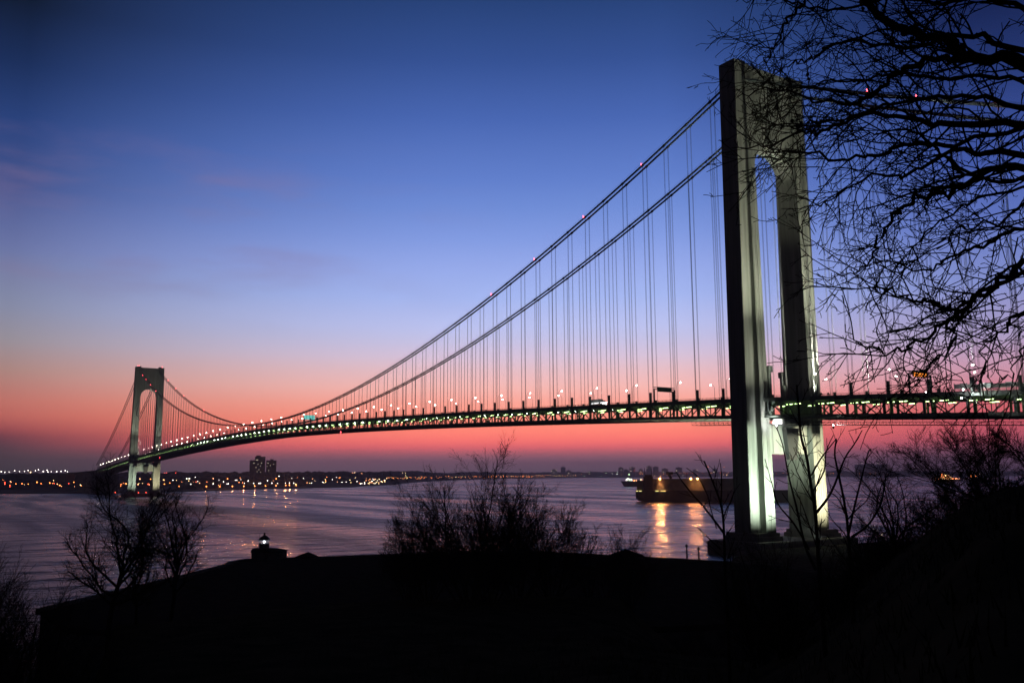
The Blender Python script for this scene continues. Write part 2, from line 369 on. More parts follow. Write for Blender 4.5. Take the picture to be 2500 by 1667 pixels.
# cables' heights where they enter a tower leg
def make_tower(X):
    for s in (-1, 1):
        m = MB()
        for kind in 'oi':
            zs = [ZB, 30, 60, 120, 170, ZT-(0 if kind == 'o' else 1.2)]
            for z0, z1 in zip(zs, zs[1:]):
                a0, h0, g0 = legp(z0, kind); a1, h1, g1 = legp(z1, kind)
                m.hexa([(X-a0,s*h0,z0),(X+a0,s*h0,z0),(X+a0,s*g0,z0),(X-a0,s*g0,z0)], [(X-a1,s*h1,z1),(X+a1,s*h1,z1),(X+a1,s*g1,z1),(X-a1,s*g1,z1)])
        # raised cap blocks and vertical corner beads
        m.box(X-3.4, X+3.4, s*16.2-2.2, s*16.2+2.2, ZT-1.2, ZT+1.0)
        for z0, z1 in ((ZB, 110), (110, ZT-.4)):
            for sx in (-1, 1):
                for kk in (0.04, .96):
                    a0, h0, g0 = legp(z0, 'o'); a1, h1, g1 = legp(z1, 'o')
                    m.bar((X+sx*(a0+.08), s*lerp(h0,g0,kk), z0), (X+sx*(a1+.08), s*lerp(h1,g1,kk), z1), .25)
                a0, h0, g0 = legp(z0, 'i'); a1, h1, g1 = legp(z1, 'i')
                for kk in (.1, .55):
                    m.bar((X+sx*(a0+.06), s*lerp(h0,g0,kk), z0), (X+sx*(a1+.06), s*lerp(h1,g1,kk), z1), .2)
        bp_(m, 'tower_leg', M_tower)
        # stepped base of the leg
        m = MB(); m.box(X-9, X+9, s*18.6-7.5, s*18.6+7.5, 5.4, 7.2); m.box(X-8.2, X+8.2, s*18.6-6.8, s*18.6+6.8, 7.2, 8.6); bp_(m, 'leg_base', M_conc)
    # arched portal beam
    m = MB(); n = 24; zcr, zsp = 174.6, 156.
    wi = lambda z: legp(z, 'i')[2]
    half = wi(170)-.02
    ys = [-half*math.cos(math.pi*i/n) for i in range(n+1)]
    za = [zsp+(zcr-zsp)*math.sin(math.pi*i/n)**.72 for i in range(n+1)]
    a = 4.55; ztop = ZT-1.6
    for i in range(n):
        y0, y1, z0, z1 = ys[i], ys[i+1], za[i], za[i+1]
        m.add([(X-a,y0,z0),(X+a,y0,z0),(X+a,y1,z1),(X-a,y1,z1),(X-a,y0,ztop),(X+a,y0,ztop),(X+a,y1,ztop),(X-a,y1,ztop)],
              [(0,3,2,1),(4,5,6,7),(1,2,6,5),(3,0,4,7)])
    for yy in (-10.5,-6.9,-3.4,0,3.4,6.9,10.5):     # plate seams
        for sx in (-1,1): m.box(X+sx*a-.07, X+sx*a+.07, yy-.1, yy+.1, zcr+1.5, ztop-.2)
    m.box(X-a-.25, X+a+.25, -half, half, ztop-1.1, ztop+.35)
    bp_(m, 'portal_beam', M_tower)
    # strut below the deck
    m = MB(); wi2 = legp(46,'i')[2]+.6; m.box(X-4.6, X+4.6, -wi2, wi2, 40.4, 52.0); m.box(X-5, X+5, -wi2, wi2, 52.0, 52.8)
    for yy in (-9,-4.5,0,4.5,9): m.box(X+4.6, X+4.75, yy-.12, yy+.12, 40.6, 51.9)
    bp_(m, 'cross_strut', M_tower)
    m = MB()
    m.hexa([(X+4.9,-1.6,38.0),(X+6.6,-1.6,38.0),(X+6.6,3.0,38.0),(X+4.9,3.0,38.0)], [(X+4.9,-3.6,51),(X+7.2,-3.6,51),(X+7.2,4.6,51),(X+4.9,4.6,51)])
    bp_(m, 'bracket', M_dark)
    # pier
    m = MB(); m.box(X-14, X+14, -30.5, 30.5, -3, 5.0); m.box(X-13.4, X+13.4, -29.9, 29.9, 5.0, 5.45); bp_(m, 'pier', M_conc)
    # access shafts beside the roadway on the inner side of each leg
    for s in (-1, 1):
        m = MB(); yy = -12.4 if s < 0 else 11.9
        for xx in ((X+6.8,) if s < 0 else (X-6.4,)):
            m.box(xx-.75, xx+.75, yy-.75, yy+.75, zt(X)-9.3, zt(X)+9.6); m.box(xx-1.3, xx+1.3, yy-1.1, yy+1.1, zt(X)+9.6, zt(X)+12.2)
        bp_(m, 'access_shaft', M_steel)
make_tower(0.); make_tower(XF)

# main cables, with cable bands; red beacons on the outer pair
PAN = 1298.5/84
hx = [XF+PAN*k for k in range(1,84)]+[2+15.42*k for k in range(1,24)]+[XF-2-15.42*k for k in range(1,24)]
YC = [-17.0, -14.3, 14.3, 17.0]
cables = []
for yc in YC:
    m = MB()
    xs = sorted(set([XF-370, XF, 0, 370]+[XF-370+370*k/24 for k in range(24)]+[XF+1298.5*k/84 for k in range(85)]+[370*k/24 for k in range(25)]))
    m.tube([(x, yc, zc(x)) for x in xs], .46, 8)
    for x in hx:
        d = Vector((1,0,zc(x+.5)-zc(x-.5))).normalized(); c = Vector((x,yc,zc(x)))
        m.tube([c-d*.55, c+d*.55], .66, 6)
    # hand lines
    for dy in (-.42,.42):
        m.tube([(x, yc+dy, zc(x)+1.15) for x in xs], .035, 3, cap=False)
    o = bp_(m, 'main_cable', M_cable, smooth=False); cables.append(o)
def cable_x(u, v, yc): return ony(u, v, yc).x
bxs = [cable_x(u, v, -17) for u, v in [(1565,396),(1424,521),(1304,628),(1199,712)]]
far_b = [XF+34, XF+62, XF+98, XF+140]
m = MB(); m.box(-.12,.12,-.12,.12,0,.5); m.ball((0,0,.8), .33, 8, 5); bproto = None
def beacon(par, x, y, z):
    mm = MB(); mm.box(x-.1,x+.1,y-.1,y+.1,z,z+.7); mm.ball((x,y,z+.95), .3, 8, 5)
    return mm.build('red_beacon', E_red, par)
for x in bxs: beacon(cables[0], x, -17, zc(x)+.4)
for x in far_b: beacon(cables[0], x, -17, zc(x)+.4)
for x in (XF+60, XF+115, XF+170, XF+290): beacon(cables[3], x, 17, zc(x)+.4)
for u, v, c, yc in ((2117,220,0,-17),(2434,253,0,-17),(2239,270,1,-14.3)):
    x = ony(u, v, yc).x; beacon(cables[c], x, yc, zc(x)+.5)
for y in (-19,-17,19): beacon(br, XF+1.5, y, ZT+.9)
beacon(br, XF+6, 12, zt(XF)-9)
beacon(br, -1120, -14.5, zt(-1120)-12)
beacon(br, ony(832,1053,-15).x, -15, zt(-470)-11.5)

# suspenders
items = []
for x in hx:
    for yc in YC:
        d = math.hypot(x-CAMP[0], yc-CAMP[1]); items.append((d, x, yc))
items.sort()
def susp(m, x, yc, thick):
    zb = zt(x)+.6 if abs(yc) > 0 else 0
    for dx in (-.22, .22): m.tube([(x+dx, yc, zt(x)-1.0), (x+dx, yc, zc(x))], thick, 4, cap=False)
vis = [i for i in items if i[1] < 112]
for i, (d, x, yc) in enumerate(vis[:100]):
    m = MB(); susp(m, x, yc, .078); bp_(m, 'suspender', M_rope)
m = MB()
for d, x, yc in vis[100:]+[i for i in items if i[1] >= 112]: susp(m, x, yc, .085)
o = bp_(m, 'suspender', M_rope); o['kind'] = 'stuff'

# hanger posts standing above the deck edge at every panel point
posts = sorted([(math.hypot(x-CAMP[0], s*15.9-CAMP[1]), x, s) for x in hx for s in (-1,1) if not (x > 112)])
def post(m, x, s):
    z = zt(x); h = 3.6 if s < 0 else 2.4
    m.box(x-.38, x+.38, s*15.9-.5, s*15.9+.5, z-2.5, z+h); m.box(x-.48, x+.48, s*15.9-.6, s*15.9+.6, z+h, z+h+.2)
for d, x, s in posts[:90]:
    m = MB(); post(m, x, s); bp_(m, 'hanger_post', M_steel)
m = MB()
for d, x, s in posts[90:]: post(m, x, s)
o = bp_(m, 'hanger_post', M_steel); o['kind'] = 'stuff'

# decks
seg_x = [370-15.42*k for k in range(24)]+[2.0, -2.0]+[-PAN*k for k in range(1,84)]+[XF+2, XF-2]+[XF-15.42*k for k in range(1,25)]
seg_x = sorted(set(round(x,3) for x in seg_x))
def nodes_between(a, c): return [x for x in seg_x if a <= x <= c]
def hw(x): return 12.7 if (abs(x) < 12 or abs(x-XF) < 12) else 15.3
def slab(lo, hi, name, m_, extra=None):
    m = MB()
    xs = sorted(seg_x+[-12,12,XF-12,XF+12,-12.01,12.01,XF-12.01,XF+12.01])
    for a, c in zip(xs, xs[1:]):
        if c-a < .02: continue
        w = hw((a+c)/2)
        m.hexa([(a,-w,zt(a)+lo),(c,-w,zt(c)+lo),(c,w,zt(c)+lo),(a,w,zt(a)+lo)], [(a,-w,zt(a)+hi),(c,-w,zt(c)+hi),(c,w,zt(c)+hi),(a,w,zt(a)+hi)])
    return bp_(m, name, m_)
slab(-1.45, -1.1, 'upper_deck', M_asph); slab(-8.1, -7.75, 'lower_deck', M_asph)
# floor beams under both decks
m = MB()
for x in seg_x+[x_+PAN/2 for x_ in seg_x[:-1]]:
    w = hw(x)
    m.box(x-.22, x+.22, -w, w, zt(x)-3.0, zt(x)-1.46); m.box(x-.22, x+.22, -w, w, zt(x)-9.2, zt(x)-8.11)
bp_(m, 'floor_beams', M_steel)
m = MB()
for yy in (-12,-8,-4,0,4,8,12):
    for a, c in zip(seg_x, seg_x[1:]):
        m.bar((a,yy,zt(a)-1.75),(c,yy,zt(c)-1.75),.3,.5); m.bar((a,yy,zt(a)-8.4),(c,yy,zt(c)-8.4),.3,.5)
bp_(m, 'stringers', M_steel)
# stiffening trusses (interrupted inside the tower legs)
for s in (-1, 1):
    m = MB(); y = s*15.9
    for k, (a, c) in enumerate(zip(seg_x, seg_x[1:])):
        if c-a < 1: continue
        if (a < 9 and c > -9) or (a < XF+9 and c > XF-9):
            pass
        mid = (a+c)/2; A = lambda x, dz: (x, y, zt(x)+dz)
        m.hexa([(a,y-.45,zt(a)-2.35),(c,y-.45,zt(c)-2.35),(c,y+.45,zt(c)-2.35),(a,y+.45,zt(a)-2.35)], [(a,y-.45,zt(a)-1.15),(c,y-.45,zt(c)-1.15),(c,y+.45,zt(c)-1.15),(a,y+.45,zt(a)-1.15)])
        m.hexa([(a,y-.45,zt(a)-9.1),(c,y-.45,zt(c)-9.1),(c,y+.45,zt(c)-9.1),(a,y+.45,zt(a)-9.1)], [(a,y-.45,zt(a)-8.0),(c,y-.45,zt(c)-8.0),(c,y+.45,zt(c)-8.0),(a,y+.45,zt(a)-8.0)])
        m.bar(A(a,-2.2), A(a,-8.2), .75, .8, up=(1,0,0))
        m.bar(A(a+.3,-2.3), A(mid,-8.05), .34, .46, up=(0,1,0)); m.bar(A(mid,-8.05), A(c-.3,-2.3), .34, .46, up=(0,1,0))
        # gussets
        m.box(a-1.2, a+1.2, y-.30, y+.30, zt(a)-3.1, zt(a)-2.3); m.box(mid-1.0, mid+1.0, y-.30, y+.30, zt(mid)-8.1, zt(mid)-7.5)
        if abs(mid-CAMP[0]) < 420: m.bar(A(mid,-2.2), A(mid,-8.0), .22, .25, up=(1,0,0))
    bp_(m, 'stiffening_truss', M_steel)
# railings: solid fascia with rails and posts above it
for s in (-1, 1):
    m = MB(); y = s*15.55
    for a, c in zip(seg_x, seg_x[1:]):
        if c-a < 1: continue
        for dz, w, h in ((-.98,.3,.55),(-.45,.09,.09),(-.08,.12,.14)):
            m.bar((a,y,zt(a)+dz),(c,y,zt(c)+dz),w,h)
        n = 6
        for i in range(n):
            x = a+(c-a)*i/n; m.box(x-.06,x+.06,y-.06,y+.06,zt(x)-.75,zt(x)-.12)
    bp_(m, 'railing', M_steel)
# lower-deck interior frames (transverse frame columns), green lamplight put into their pale colour
M_pale = mat('green_lit_steel', (.22,.30,.20), .6)
dcol = sorted([(math.hypot(x-CAMP[0], yy-CAMP[1]), x, yy) for x in seg_x for yy in (-11.2, 11.2)])
def dc(m, x, yy): m.box(x-.3, x+.3, yy-.3, yy+.3, zt(x)-7.75, zt(x)-3.0)
for d, x, yy in [c for c in dcol if c[1] < 115][:90]:
    m = MB(); dc(m, x, yy); bp_(m, 'deck_column', M_pale)
m = MB()
for d, x, yy in [c for c in dcol if c[1] < 115][90:]+[c for c in dcol if c[1] >= 115]: dc(m, x, yy)
o = bp_(m, 'deck_column', M_pale); o['kind'] = 'stuff'
# ceiling lamps of the lower roadway
lamps = sorted([(math.hypot(x-CAMP[0], y-CAMP[1]), x, y) for k, x in enumerate(list(np.arange(XF-360, 365, PAN/2))) for y in ((-9.5,) if k % 2 else (-5.5, 8.5))])
def ceil_lamp(m, x, y):
    z = zt(x)-3.25; m.box(x-1.5, x+1.5, y-.22, y+.22, z-.12, z+.1)
for d, x, y in lamps[:100]:
    m = MB(); ceil_lamp(m, x, y); bp_(m, 'deck_light', E_deck)
m = MB()
for d, x, y in lamps[100:]: ceil_lamp(m, x, y)
o = bp_(m, 'deck_light', E_deck); o['kind'] = 'stuff'
# white side lamps seen inside the truss
m = MB()
for k in range(0, 60):
    x = -30-PAN*1.0*k-2
    if k % 5 != 3: m.ball((x, -12.9, zt(x)-3.5), .16 if x > -300 else .3, 6, 4)
o = bp_(m, 'truss_lamp', E_lampg)
# hanging work platform below the side span and a short one at the tower
def platform(xa, xb):
    m = MB(); n = max(2, int((xb-xa)/2.6))
    for i in range(n):
        a = xa+(xb-xa)*i/n; c = xa+(xb-xa)*(i+1)/n
        for y in (-15, -9):
            za, zc_ = zt(a)-11.9, zt(c)-11.9
            m.bar((a,y,za),(c,y,zc_),.16); m.bar((a,y,za+1.2),(c,y,zc_+1.2),.09); m.bar((a,y,za),(a,y,za+1.25),.1); m.bar((a,y,za),(c,y,zc_+1.2),.07)
            if i % 3 == 0: m.bar((a,y,za+1.2),(a,y,zt(a)-9.0),.08)
        m.bar((a,-15,za),(a,-9,za),.14)
    return bp_(m, 'work_platform', M_dark)
platform(9, 260); platform(-36, -9)
m = MB(); m.box(10, 16, -15, -6, zt(12)-11.6, zt(12)-9.6); bp_(m, 'platform_canopy', M_wht)
# anchorages and approach viaduct
m = MB(); m.prism([(XF-366,-24),(XF-440,-24),(XF-440,24),(XF-366,24)], 0, 36); m.box(XF-440, XF-405, -22, 22, 36, 41); bp_(m, 'anchorage', M_conc)
m = MB(); m.box(370, 440, -24, 24, 2, 38); bp_(m, 'anchorage', M_conc)
m = MB(); va = [(XF-370,0,zt(XF-370)-3)]+[tuple(at(u, 1158, D)) for u, D in ((150,2420),(110,2500),(60,2560),(0,2640),(-80,2750))]
for a, c in zip(va, va[1:]):
    c = (c[0], c[1], 38); a = (a[0], a[1], 38 if a is not va[0] else a[2])
    m.bar(a, c, 26, 3)
    for k in range(4):
        f = k/4; x, y, z = (a[i]+(c[i]-a[i])*f for i in range(3)); m.box(x-2, x+2, y-9, y+9, 0, z-1)
bp_(m, 'approach_viaduct', M_conc)

# ------------------------------------------------------------------ floodlights on the towers
def flood(loc, tgt, power, ang, blend, col, label, grp, size=.5):
    r = empty('floodlight', loc); tag(r, label, 'floodlight', grp)
    m = MB(); m.box(-.5,.5,-.35,.35,.0,.25); m.box(-.08,.08,-.45,-.35,.2,1.1); m.box(-.08,.08,.35,.45,.2,1.1); m.build('yoke', M_dark, r)
    d = (Vector(tgt)-Vector(loc)).normalized(); c = Vector((0,0,.9))
    m = MB(); m.tube([c-d*.35, c+d*.25], [.25,.45], 10); m.build('lamp_housing', M_dark, r)
    l = spot('floodlight_beam', Vector(loc)+Vector((0,0,.9))+d*.5, tgt, power, ang, blend, col, size=size); l.parent = r
    l.matrix_parent_inverse = Matrix.Translation(-Vector(loc))
    return r
GW = (.86,1,.80); WW = (1,.86,.56)
for X, gname, pw in ((0, 'near', 1.), (XF, 'far', .3)):
    for s, col in ((-1, GW), (1, WW)):
        side = 'left' if s < 0 else 'right'
        fx = X+34; fl = flood((fx, s*19, 6), (X+5, s*19, 46), 520000*pw, 100, 1.0, col, 'floodlight on the pier of the %s tower shining up its %s leg' % (gname, side), 'tower base floodlights', size=.04)
        # visor added above the lamp to stop the beam at deck height
        zc0 = .9+.5*.8; hh = 1.5; tn = (53.5-7.3)/(34-5.5)
        MB().box(-.35-hh/tn, 1.2, -2.2, 2.2, zc0+hh, zc0+hh+.05).build('beam_cutoff_plate', M_dark, fl)
        k_ = 1. if X == 0 else .42
        lab2 = 'deck floodlight aimed up the %s leg of the %s tower' % (side, gname)
        flood((X+40, s*18.4, zt(X+40)-1.1), (X+4, s*20.5, 146), 560000*k_, 50, 1.0, (1,.97,.76), lab2, 'deck floodlights')
        flood((X+37, s*18.4, zt(X+37)-1.1), (X+4, s*21, 86), 62000*k_, 62, 1.0, (1,.97,.78), 'wide '+lab2, 'deck floodlights')

# ------------------------------------------------------------------ street lamps on the bridge
def make_lamp(E, h=8.4, arm=2.4):
    r = empty('street_lamp')
    m = MB(); m.tube([(0,0,-1.1),(0,0,h-1.6)], [.12,.08], 6); m.tube([(0,0,h-1.6),(0,.25,h-.6),(0,.9,h-.1),(0,arm,h+.1)], [.08,.07,.06,.05], 6); m.build('pole', M_dark, r)
    m = MB(); m.box(-.22,.22,arm-.5,arm+.5,h+.05,h+.22); hd = m.build('lamp_head', M_dark, r)
    m = MB(); m.ball((0,arm,h-.08), .36, 8, 5); m.build('bulb', E, hd)
    kids(r); return r
lampN = make_lamp(E_lamp); firstlamp = True
def put_lamp(proto, x, y, z, rz, label, group):
    o = copy_tree(proto); o.location = (x, y, z); o.rotation_euler = (0,0,rz); tag(o, label, 'street lamp', group); return o
for k in range(40):
    x = -46.3-30.92*k
    if x < XF+15: break
    put_lamp(lampN, x, -13.6, zt(x), 0, 'tall street lamp on the near edge of the main span', 'street lamps along the near edge of the main span')
    put_lamp(lampN, x-2.5, 13.6, zt(x), math.pi, 'tall street lamp on the far edge of the main span', 'street lamps along the far edge of the main span')
put_lamp(lampN, -15.5, -13.6, zt(-15), 0, 'street lamp just left of the large tower, half hidden by it', 'street lamps along the near edge of the main span')
for k in range(5):
    x = 46-15.5+31*k if k else 29
    put_lamp(lampN, x, -13.6, zt(x), 0, 'near edge street lamp right of the large tower', 'street lamps on the side span by the near tower')
    put_lamp(lampN, x-12, 13.6, zt(x), math.pi, 'far edge street lamp right of the large tower', 'street lamps on the side span by the near tower')
for k in range(12):
    x = XF-18-30.9*k
    put_lamp(lampN, x, -13.6, zt(x), 0, 'near edge street lamp left of the distant tower', 'street lamps on the side span by the far tower')
    put_lamp(lampN, x-2, 13.6, zt(x), math.pi, 'far edge street lamp left of the distant tower', 'street lamps on the side span by the far tower')
for o in list(CH[lampN.name]):
    for c in CH.get(o.name, []): bpy.data.objects.remove(c)
    bpy.data.objects.remove(o)
bpy.data.objects.remove(lampN)

# ------------------------------------------------------------------ far shores
sh_px = [-700, 0, 180, 330, 470, 700, 850, 960, 1080, 1170, 1400, 1800, 2200, 2600, 3300]
sh_r = [2000, 2051, 1986, 1930, 2258-200, 2392, 2540, 3105, 5200, 6284, 8300, 8300, 8200, 8200, 8200]
sh_h = [30, 34, 34, 34, 34, 36, 38, 40, 40, 44, 38, 34, 30, 28, 26]          # height of the land behind the shore
def pxaz(u): d = ray(u,1160); return math.degrees(math.atan2(d.x,d.y))
sh_az = [pxaz(u) for u in sh_px]
def land(x, y):
    dx, dy = x-CAMP[0], y-CAMP[1]; r = math.hypot(dx, dy); a = math.degrees(math.atan2(dx, dy))
    rs = np.interp(a, sh_az, sh_r); H = np.interp(a, sh_az, sh_h)
    t = (r-rs)
    if t < 0: return -2.
    f = min(1, t/1300); f = f*f*(3-2*f)
    n = .5+.5*math.sin(x*.0021+1)*math.sin(y*.0017+.5)+.18*math.sin(x*.011)*math.sin(y*.013)
    return float(2.6+(H-2.6)*f*(.72+.36*n))
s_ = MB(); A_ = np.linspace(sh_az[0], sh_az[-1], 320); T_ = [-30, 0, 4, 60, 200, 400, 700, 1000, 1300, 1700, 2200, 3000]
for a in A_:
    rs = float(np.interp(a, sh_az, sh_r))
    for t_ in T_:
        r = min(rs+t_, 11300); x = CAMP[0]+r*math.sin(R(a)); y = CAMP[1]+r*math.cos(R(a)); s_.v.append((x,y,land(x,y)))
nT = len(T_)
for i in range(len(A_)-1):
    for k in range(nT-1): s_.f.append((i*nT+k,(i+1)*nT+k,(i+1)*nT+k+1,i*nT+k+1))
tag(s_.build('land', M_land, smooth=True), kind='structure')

# tree masses on the far land: far too many to count
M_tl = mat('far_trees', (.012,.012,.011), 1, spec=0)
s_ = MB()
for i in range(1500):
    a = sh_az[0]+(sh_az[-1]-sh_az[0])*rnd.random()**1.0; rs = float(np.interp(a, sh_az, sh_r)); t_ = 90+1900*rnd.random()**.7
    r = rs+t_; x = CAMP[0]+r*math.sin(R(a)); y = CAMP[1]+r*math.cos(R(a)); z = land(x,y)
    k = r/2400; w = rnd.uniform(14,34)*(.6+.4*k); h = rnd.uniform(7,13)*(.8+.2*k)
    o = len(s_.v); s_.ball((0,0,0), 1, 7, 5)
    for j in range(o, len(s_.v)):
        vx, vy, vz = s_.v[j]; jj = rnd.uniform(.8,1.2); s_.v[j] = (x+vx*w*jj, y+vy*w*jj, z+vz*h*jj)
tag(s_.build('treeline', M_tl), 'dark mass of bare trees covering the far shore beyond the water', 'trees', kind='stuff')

# low houses scattered on the far slope
def house_proto(w, d, h):
    r = empty('house'); MB().box(-w/2,w/2,-d/2,d/2,-3,h).build('wall', M_house, r)
    m = MB(); m.add([(-w/2-.4,-d/2-.4,h),(w/2+.4,-d/2-.4,h),(w/2+.4,d/2+.4,h),(-w/2-.4,d/2+.4,h),(-w/2-.4,0,h+d*.35),(w/2+.4,0,h+d*.35)],[(0,3,2,1),(0,1,5,4),(2,3,4,5),(1,2,5),(3,0,4)]); m.build('roof', M_hroof, r)
    kids(r); return r
hp = [house_proto(14,10,8), house_proto(22,14,11), house_proto(40,16,14)]
for i in range(66):
    u = rnd.uniform(20, 1130); a = pxaz(u); rs = float(np.interp(a, sh_az, sh_r)); r = rs+rnd.uniform(90, 900)
    x = CAMP[0]+r*math.sin(R(a)); y = CAMP[1]+r*math.cos(R(a))
    o = copy_tree(rnd.choice(hp)); o.location = (x,y,land(x,y)); o.rotation_euler = (0,0,rnd.uniform(0,3))
    tag(o, 'dark low house among the trees on the far shore', 'house', 'houses on the far shore')
for h_ in hp:
    for c in CH[h_.name]: bpy.data.objects.remove(c)
    bpy.data.objects.remove(h_)

# the two apartment towers
def apartment(u0, u1, vtop, D, name_label, notch=None, lit=()):
    a = at(u0,1160,D); c = at(u1,1160,D); w = (c-a).length; ztop = at((u0+u1)/2, vtop, D).z
    mid = (a+c)/2; ang = math.atan2(c.y-a.y, c.x-a.x); r = empty('apartment_tower', (mid.x, mid.y, land(mid.x,mid.y)-4), ang)
    H = ztop-r.location.z; tag(r, name_label, 'apartment tower')
    m = MB()
    if notch: m.box(-w/2, -w/2+w*notch[0], -9, 9, 0, H-notch[1]); m.box(-w/2+w*notch[0], w/2, -11, 9, 0, H)
    else: m.box(-w/2, w/2, -9, 9, 0, H)
    m.box(-w*.1, w*.2, -4, 4, H, H+4)
    m.build('wall', M_bld, r)
    m = MB()
    nfl = int(H/3.1)
    for i in range(3, nfl-1): m.box(-w/2+.6, w/2-.6, -11.35 if not notch else -11.3, -9.02 if not notch else -11.02, i*3.1+1.0, i*3.1+2.6) if False else m.box(-w/2+(w*notch[0] if notch else .6), w/2-.6, (-11.15 if notch else -9.15), (-11.02 if notch else -9.02), i*3.1+1, i*3.1+2.5)
    if notch:
        for i in range(3, nfl-4): m.box(-w/2+.6, -w/2+w*notch[0]-.3, -9.15, -9.02, i*3.1+1, i*3.1+2.5)
    m.build('window_bands', M_glass, r)
    for (u,v,s) in lit:
        p_ = at(u,v,D)-Vector(r.location); x = p_.x*math.cos(-ang)-p_.y*math.sin(-ang); z = p_.z
        yf = -11.2 if (notch and x > -w/2+w*notch[0]) else -9.2
        MB().box(x-1.5*s, x+1.5*s, yf-.15, yf, z-1.1, z+1.1).build('window', emat('flat_window',(1,.85,.6),.55), r)
apartment(608.5, 646.4, 1114.5, 2900, 'taller of two hazy apartment towers above the far shore', (.33, 11), [(626,1122.5,1.2),(629,1122.5,1),(620,1130,1.3),(638.5,1130,.9),(625,1140.5,.9),(630,1133,.7),(636,1137,.6),(632,1146,.7),(628,1151,.7),(636,1152,.6)])
apartment(649, 674, 1123.4, 3000, 'shorter of two hazy apartment towers, right of the taller one', None, [(654.5,1130,1.2),(660,1136,.7),(656,1148,.8),(652,1138,.6),(668,1133,.6)])

# distant skyline blocks beyond the outer bay
def block(u0, u1, vtop, D, label, lit=0):
    a = at(u0,1160,D); c = at(u1,1160,D); w = (c-a).length; mid = (a+c)/2; zt_ = at((u0+u1)/2, vtop, D).z
    r = empty('tower_block', (mid.x,mid.y,2), math.atan2(c.y-a.y,c.x-a.x)); tag(r, label, 'tower block', 'hazy blocks on the horizon')
    m = MB(); m.box(-w/2,w/2,-12,12,0,zt_-2); m.box(-w*.15,w*.1,-5,5,zt_-2,zt_+6); m.build('wall', M_bld, r)
    m = MB()
    for i in range(1, max(2,int((zt_-2)/9))): m.box(-w/2+2,w/2-2,-12.4,-12.05,i*9,i*9+4)
    m.build('window_bands', M_glass, r)
    for i in range(lit): 
        x = rnd.uniform(-w/2+4,w/2-4); z = rnd.uniform(.5,.95)*(zt_-2); MB().box(x-3,x+3,-13.2,-12.45,z-2,z+2).build('window', E_win, r)
for i, (u0,u1,v,l_) in enumerate([(1346,1360,1146,3),(1369,1381,1140,0),(1383,1394,1148,1),(1437,1446,1150,1),(1510,1522,1141,1),(1523,1535,1146,0),(1537,1551,1140,2),(1560,1570,1145,1),(1578,1592,1138,1),(1594,1608,1139,0),(1616,1632,1144,1),(1650,1666,1141,1),(1692,1704,1146,1),(1740,1752,1143,1)]):
    nm = ['low','slender','stepped','squat'][i%4]
    block(u0,u1,v,8700, '%s hazy tower block on the horizon, number %s from the left' % (nm, ['one','two','three','four','five','six','seven','eight','nine','ten','eleven','twelve','thirteen','fourteen'][i]), l_)
block(2040, 2062, 1146, 8400, 'hazy block with a white roof lamp just right of the near tower foot', 0)
block(2088, 2168, 1133, 8600, 'long hazy block carrying a row of white lamps along its roof', 0)

# ------------------------------------------------------------------ shore lights
def lamp_mesh(E):
    m = MB(); m.tube([(0,0,-8),(0,0,-.8)], [.14,.1], 4); k = len(m.f); m.ball((0,0,0), .92, 8, 5)
    me = bpy.data.meshes.new('shore_lamp'); me.from_pydata(m.v, [], m.f); me.materials.append(M_dark); me.materials.append(E)
    for i, p_ in enumerate(me.polygons): p_.material_index = 1 if i >= k else 0
    return me
def emf(n, c, s): return emat('shore_light_'+n, c, s)
LM = {'o': lamp_mesh(emf('amber',(1,.24,.055),13)), 'r': lamp_mesh(emf('red',(1,.07,.04),10)), 'w': lamp_mesh(emf('white',(1,.92,.82),9)),
      'y': lamp_mesh(emf('yellow',(1,.68,.30),9)), 'g': lamp_mesh(emf('green',(.6,1,.55),9)), 'p': lamp_mesh(emf('peach',(1,.36,.16),11))}
CN = {'o':'amber','r':'red','w':'white','y':'yellow','g':'greenish','p':'peach'}
SL = []
def shore_light(u, v, c, s=1., D=None, label=None, group=None):
    d = ray(u, v); hd = math.hypot(d.x, d.y); a = math.degrees(math.atan2(d.x, d.y)); rs = float(np.interp(a, sh_az, sh_r))
    if D is None:
        D = rs+40
        while D < rs+1900:
            pt = Vector(CAMP)+d*(D/hd)
            if pt.z <= land(pt.x, pt.y)+15*D/2400: break
            D += 20
    pt = at(u, v, D); k = s*D/2400
    if u < 700: wh = 'left of the apartment towers' if u < 600 else 'below the apartment towers'
    elif u < 1050: wh = 'right of the apartment towers'
    elif u < 1450: wh = 'behind the middle bushes'
    elif u < 1800: wh = 'behind the dark ship'
    else: wh = 'right of the near tower'
    SL.append((k/D, tuple(pt), k, c, label or '%s lamp on the far shore %s' % (CN[c], wh), group or '%s lamps on the far shore %s' % (CN[c], wh), bool(group)))
def refl(u, v, D, pw, col):
    p0 = at(u, v, D); d = (Vector((CAMP[0],CAMP[1],0))-Vector((p0.x,p0.y,0))).normalized(); p0 = p0+d*3
    l = spot('lamp_beam', p0, p0+d*100+Vector((0,0,30)), pw, 62, .5, col, size=1.2); return l
Z1 = lambda x, y, o=0: (o+x*.29787, 850+y*.29787)
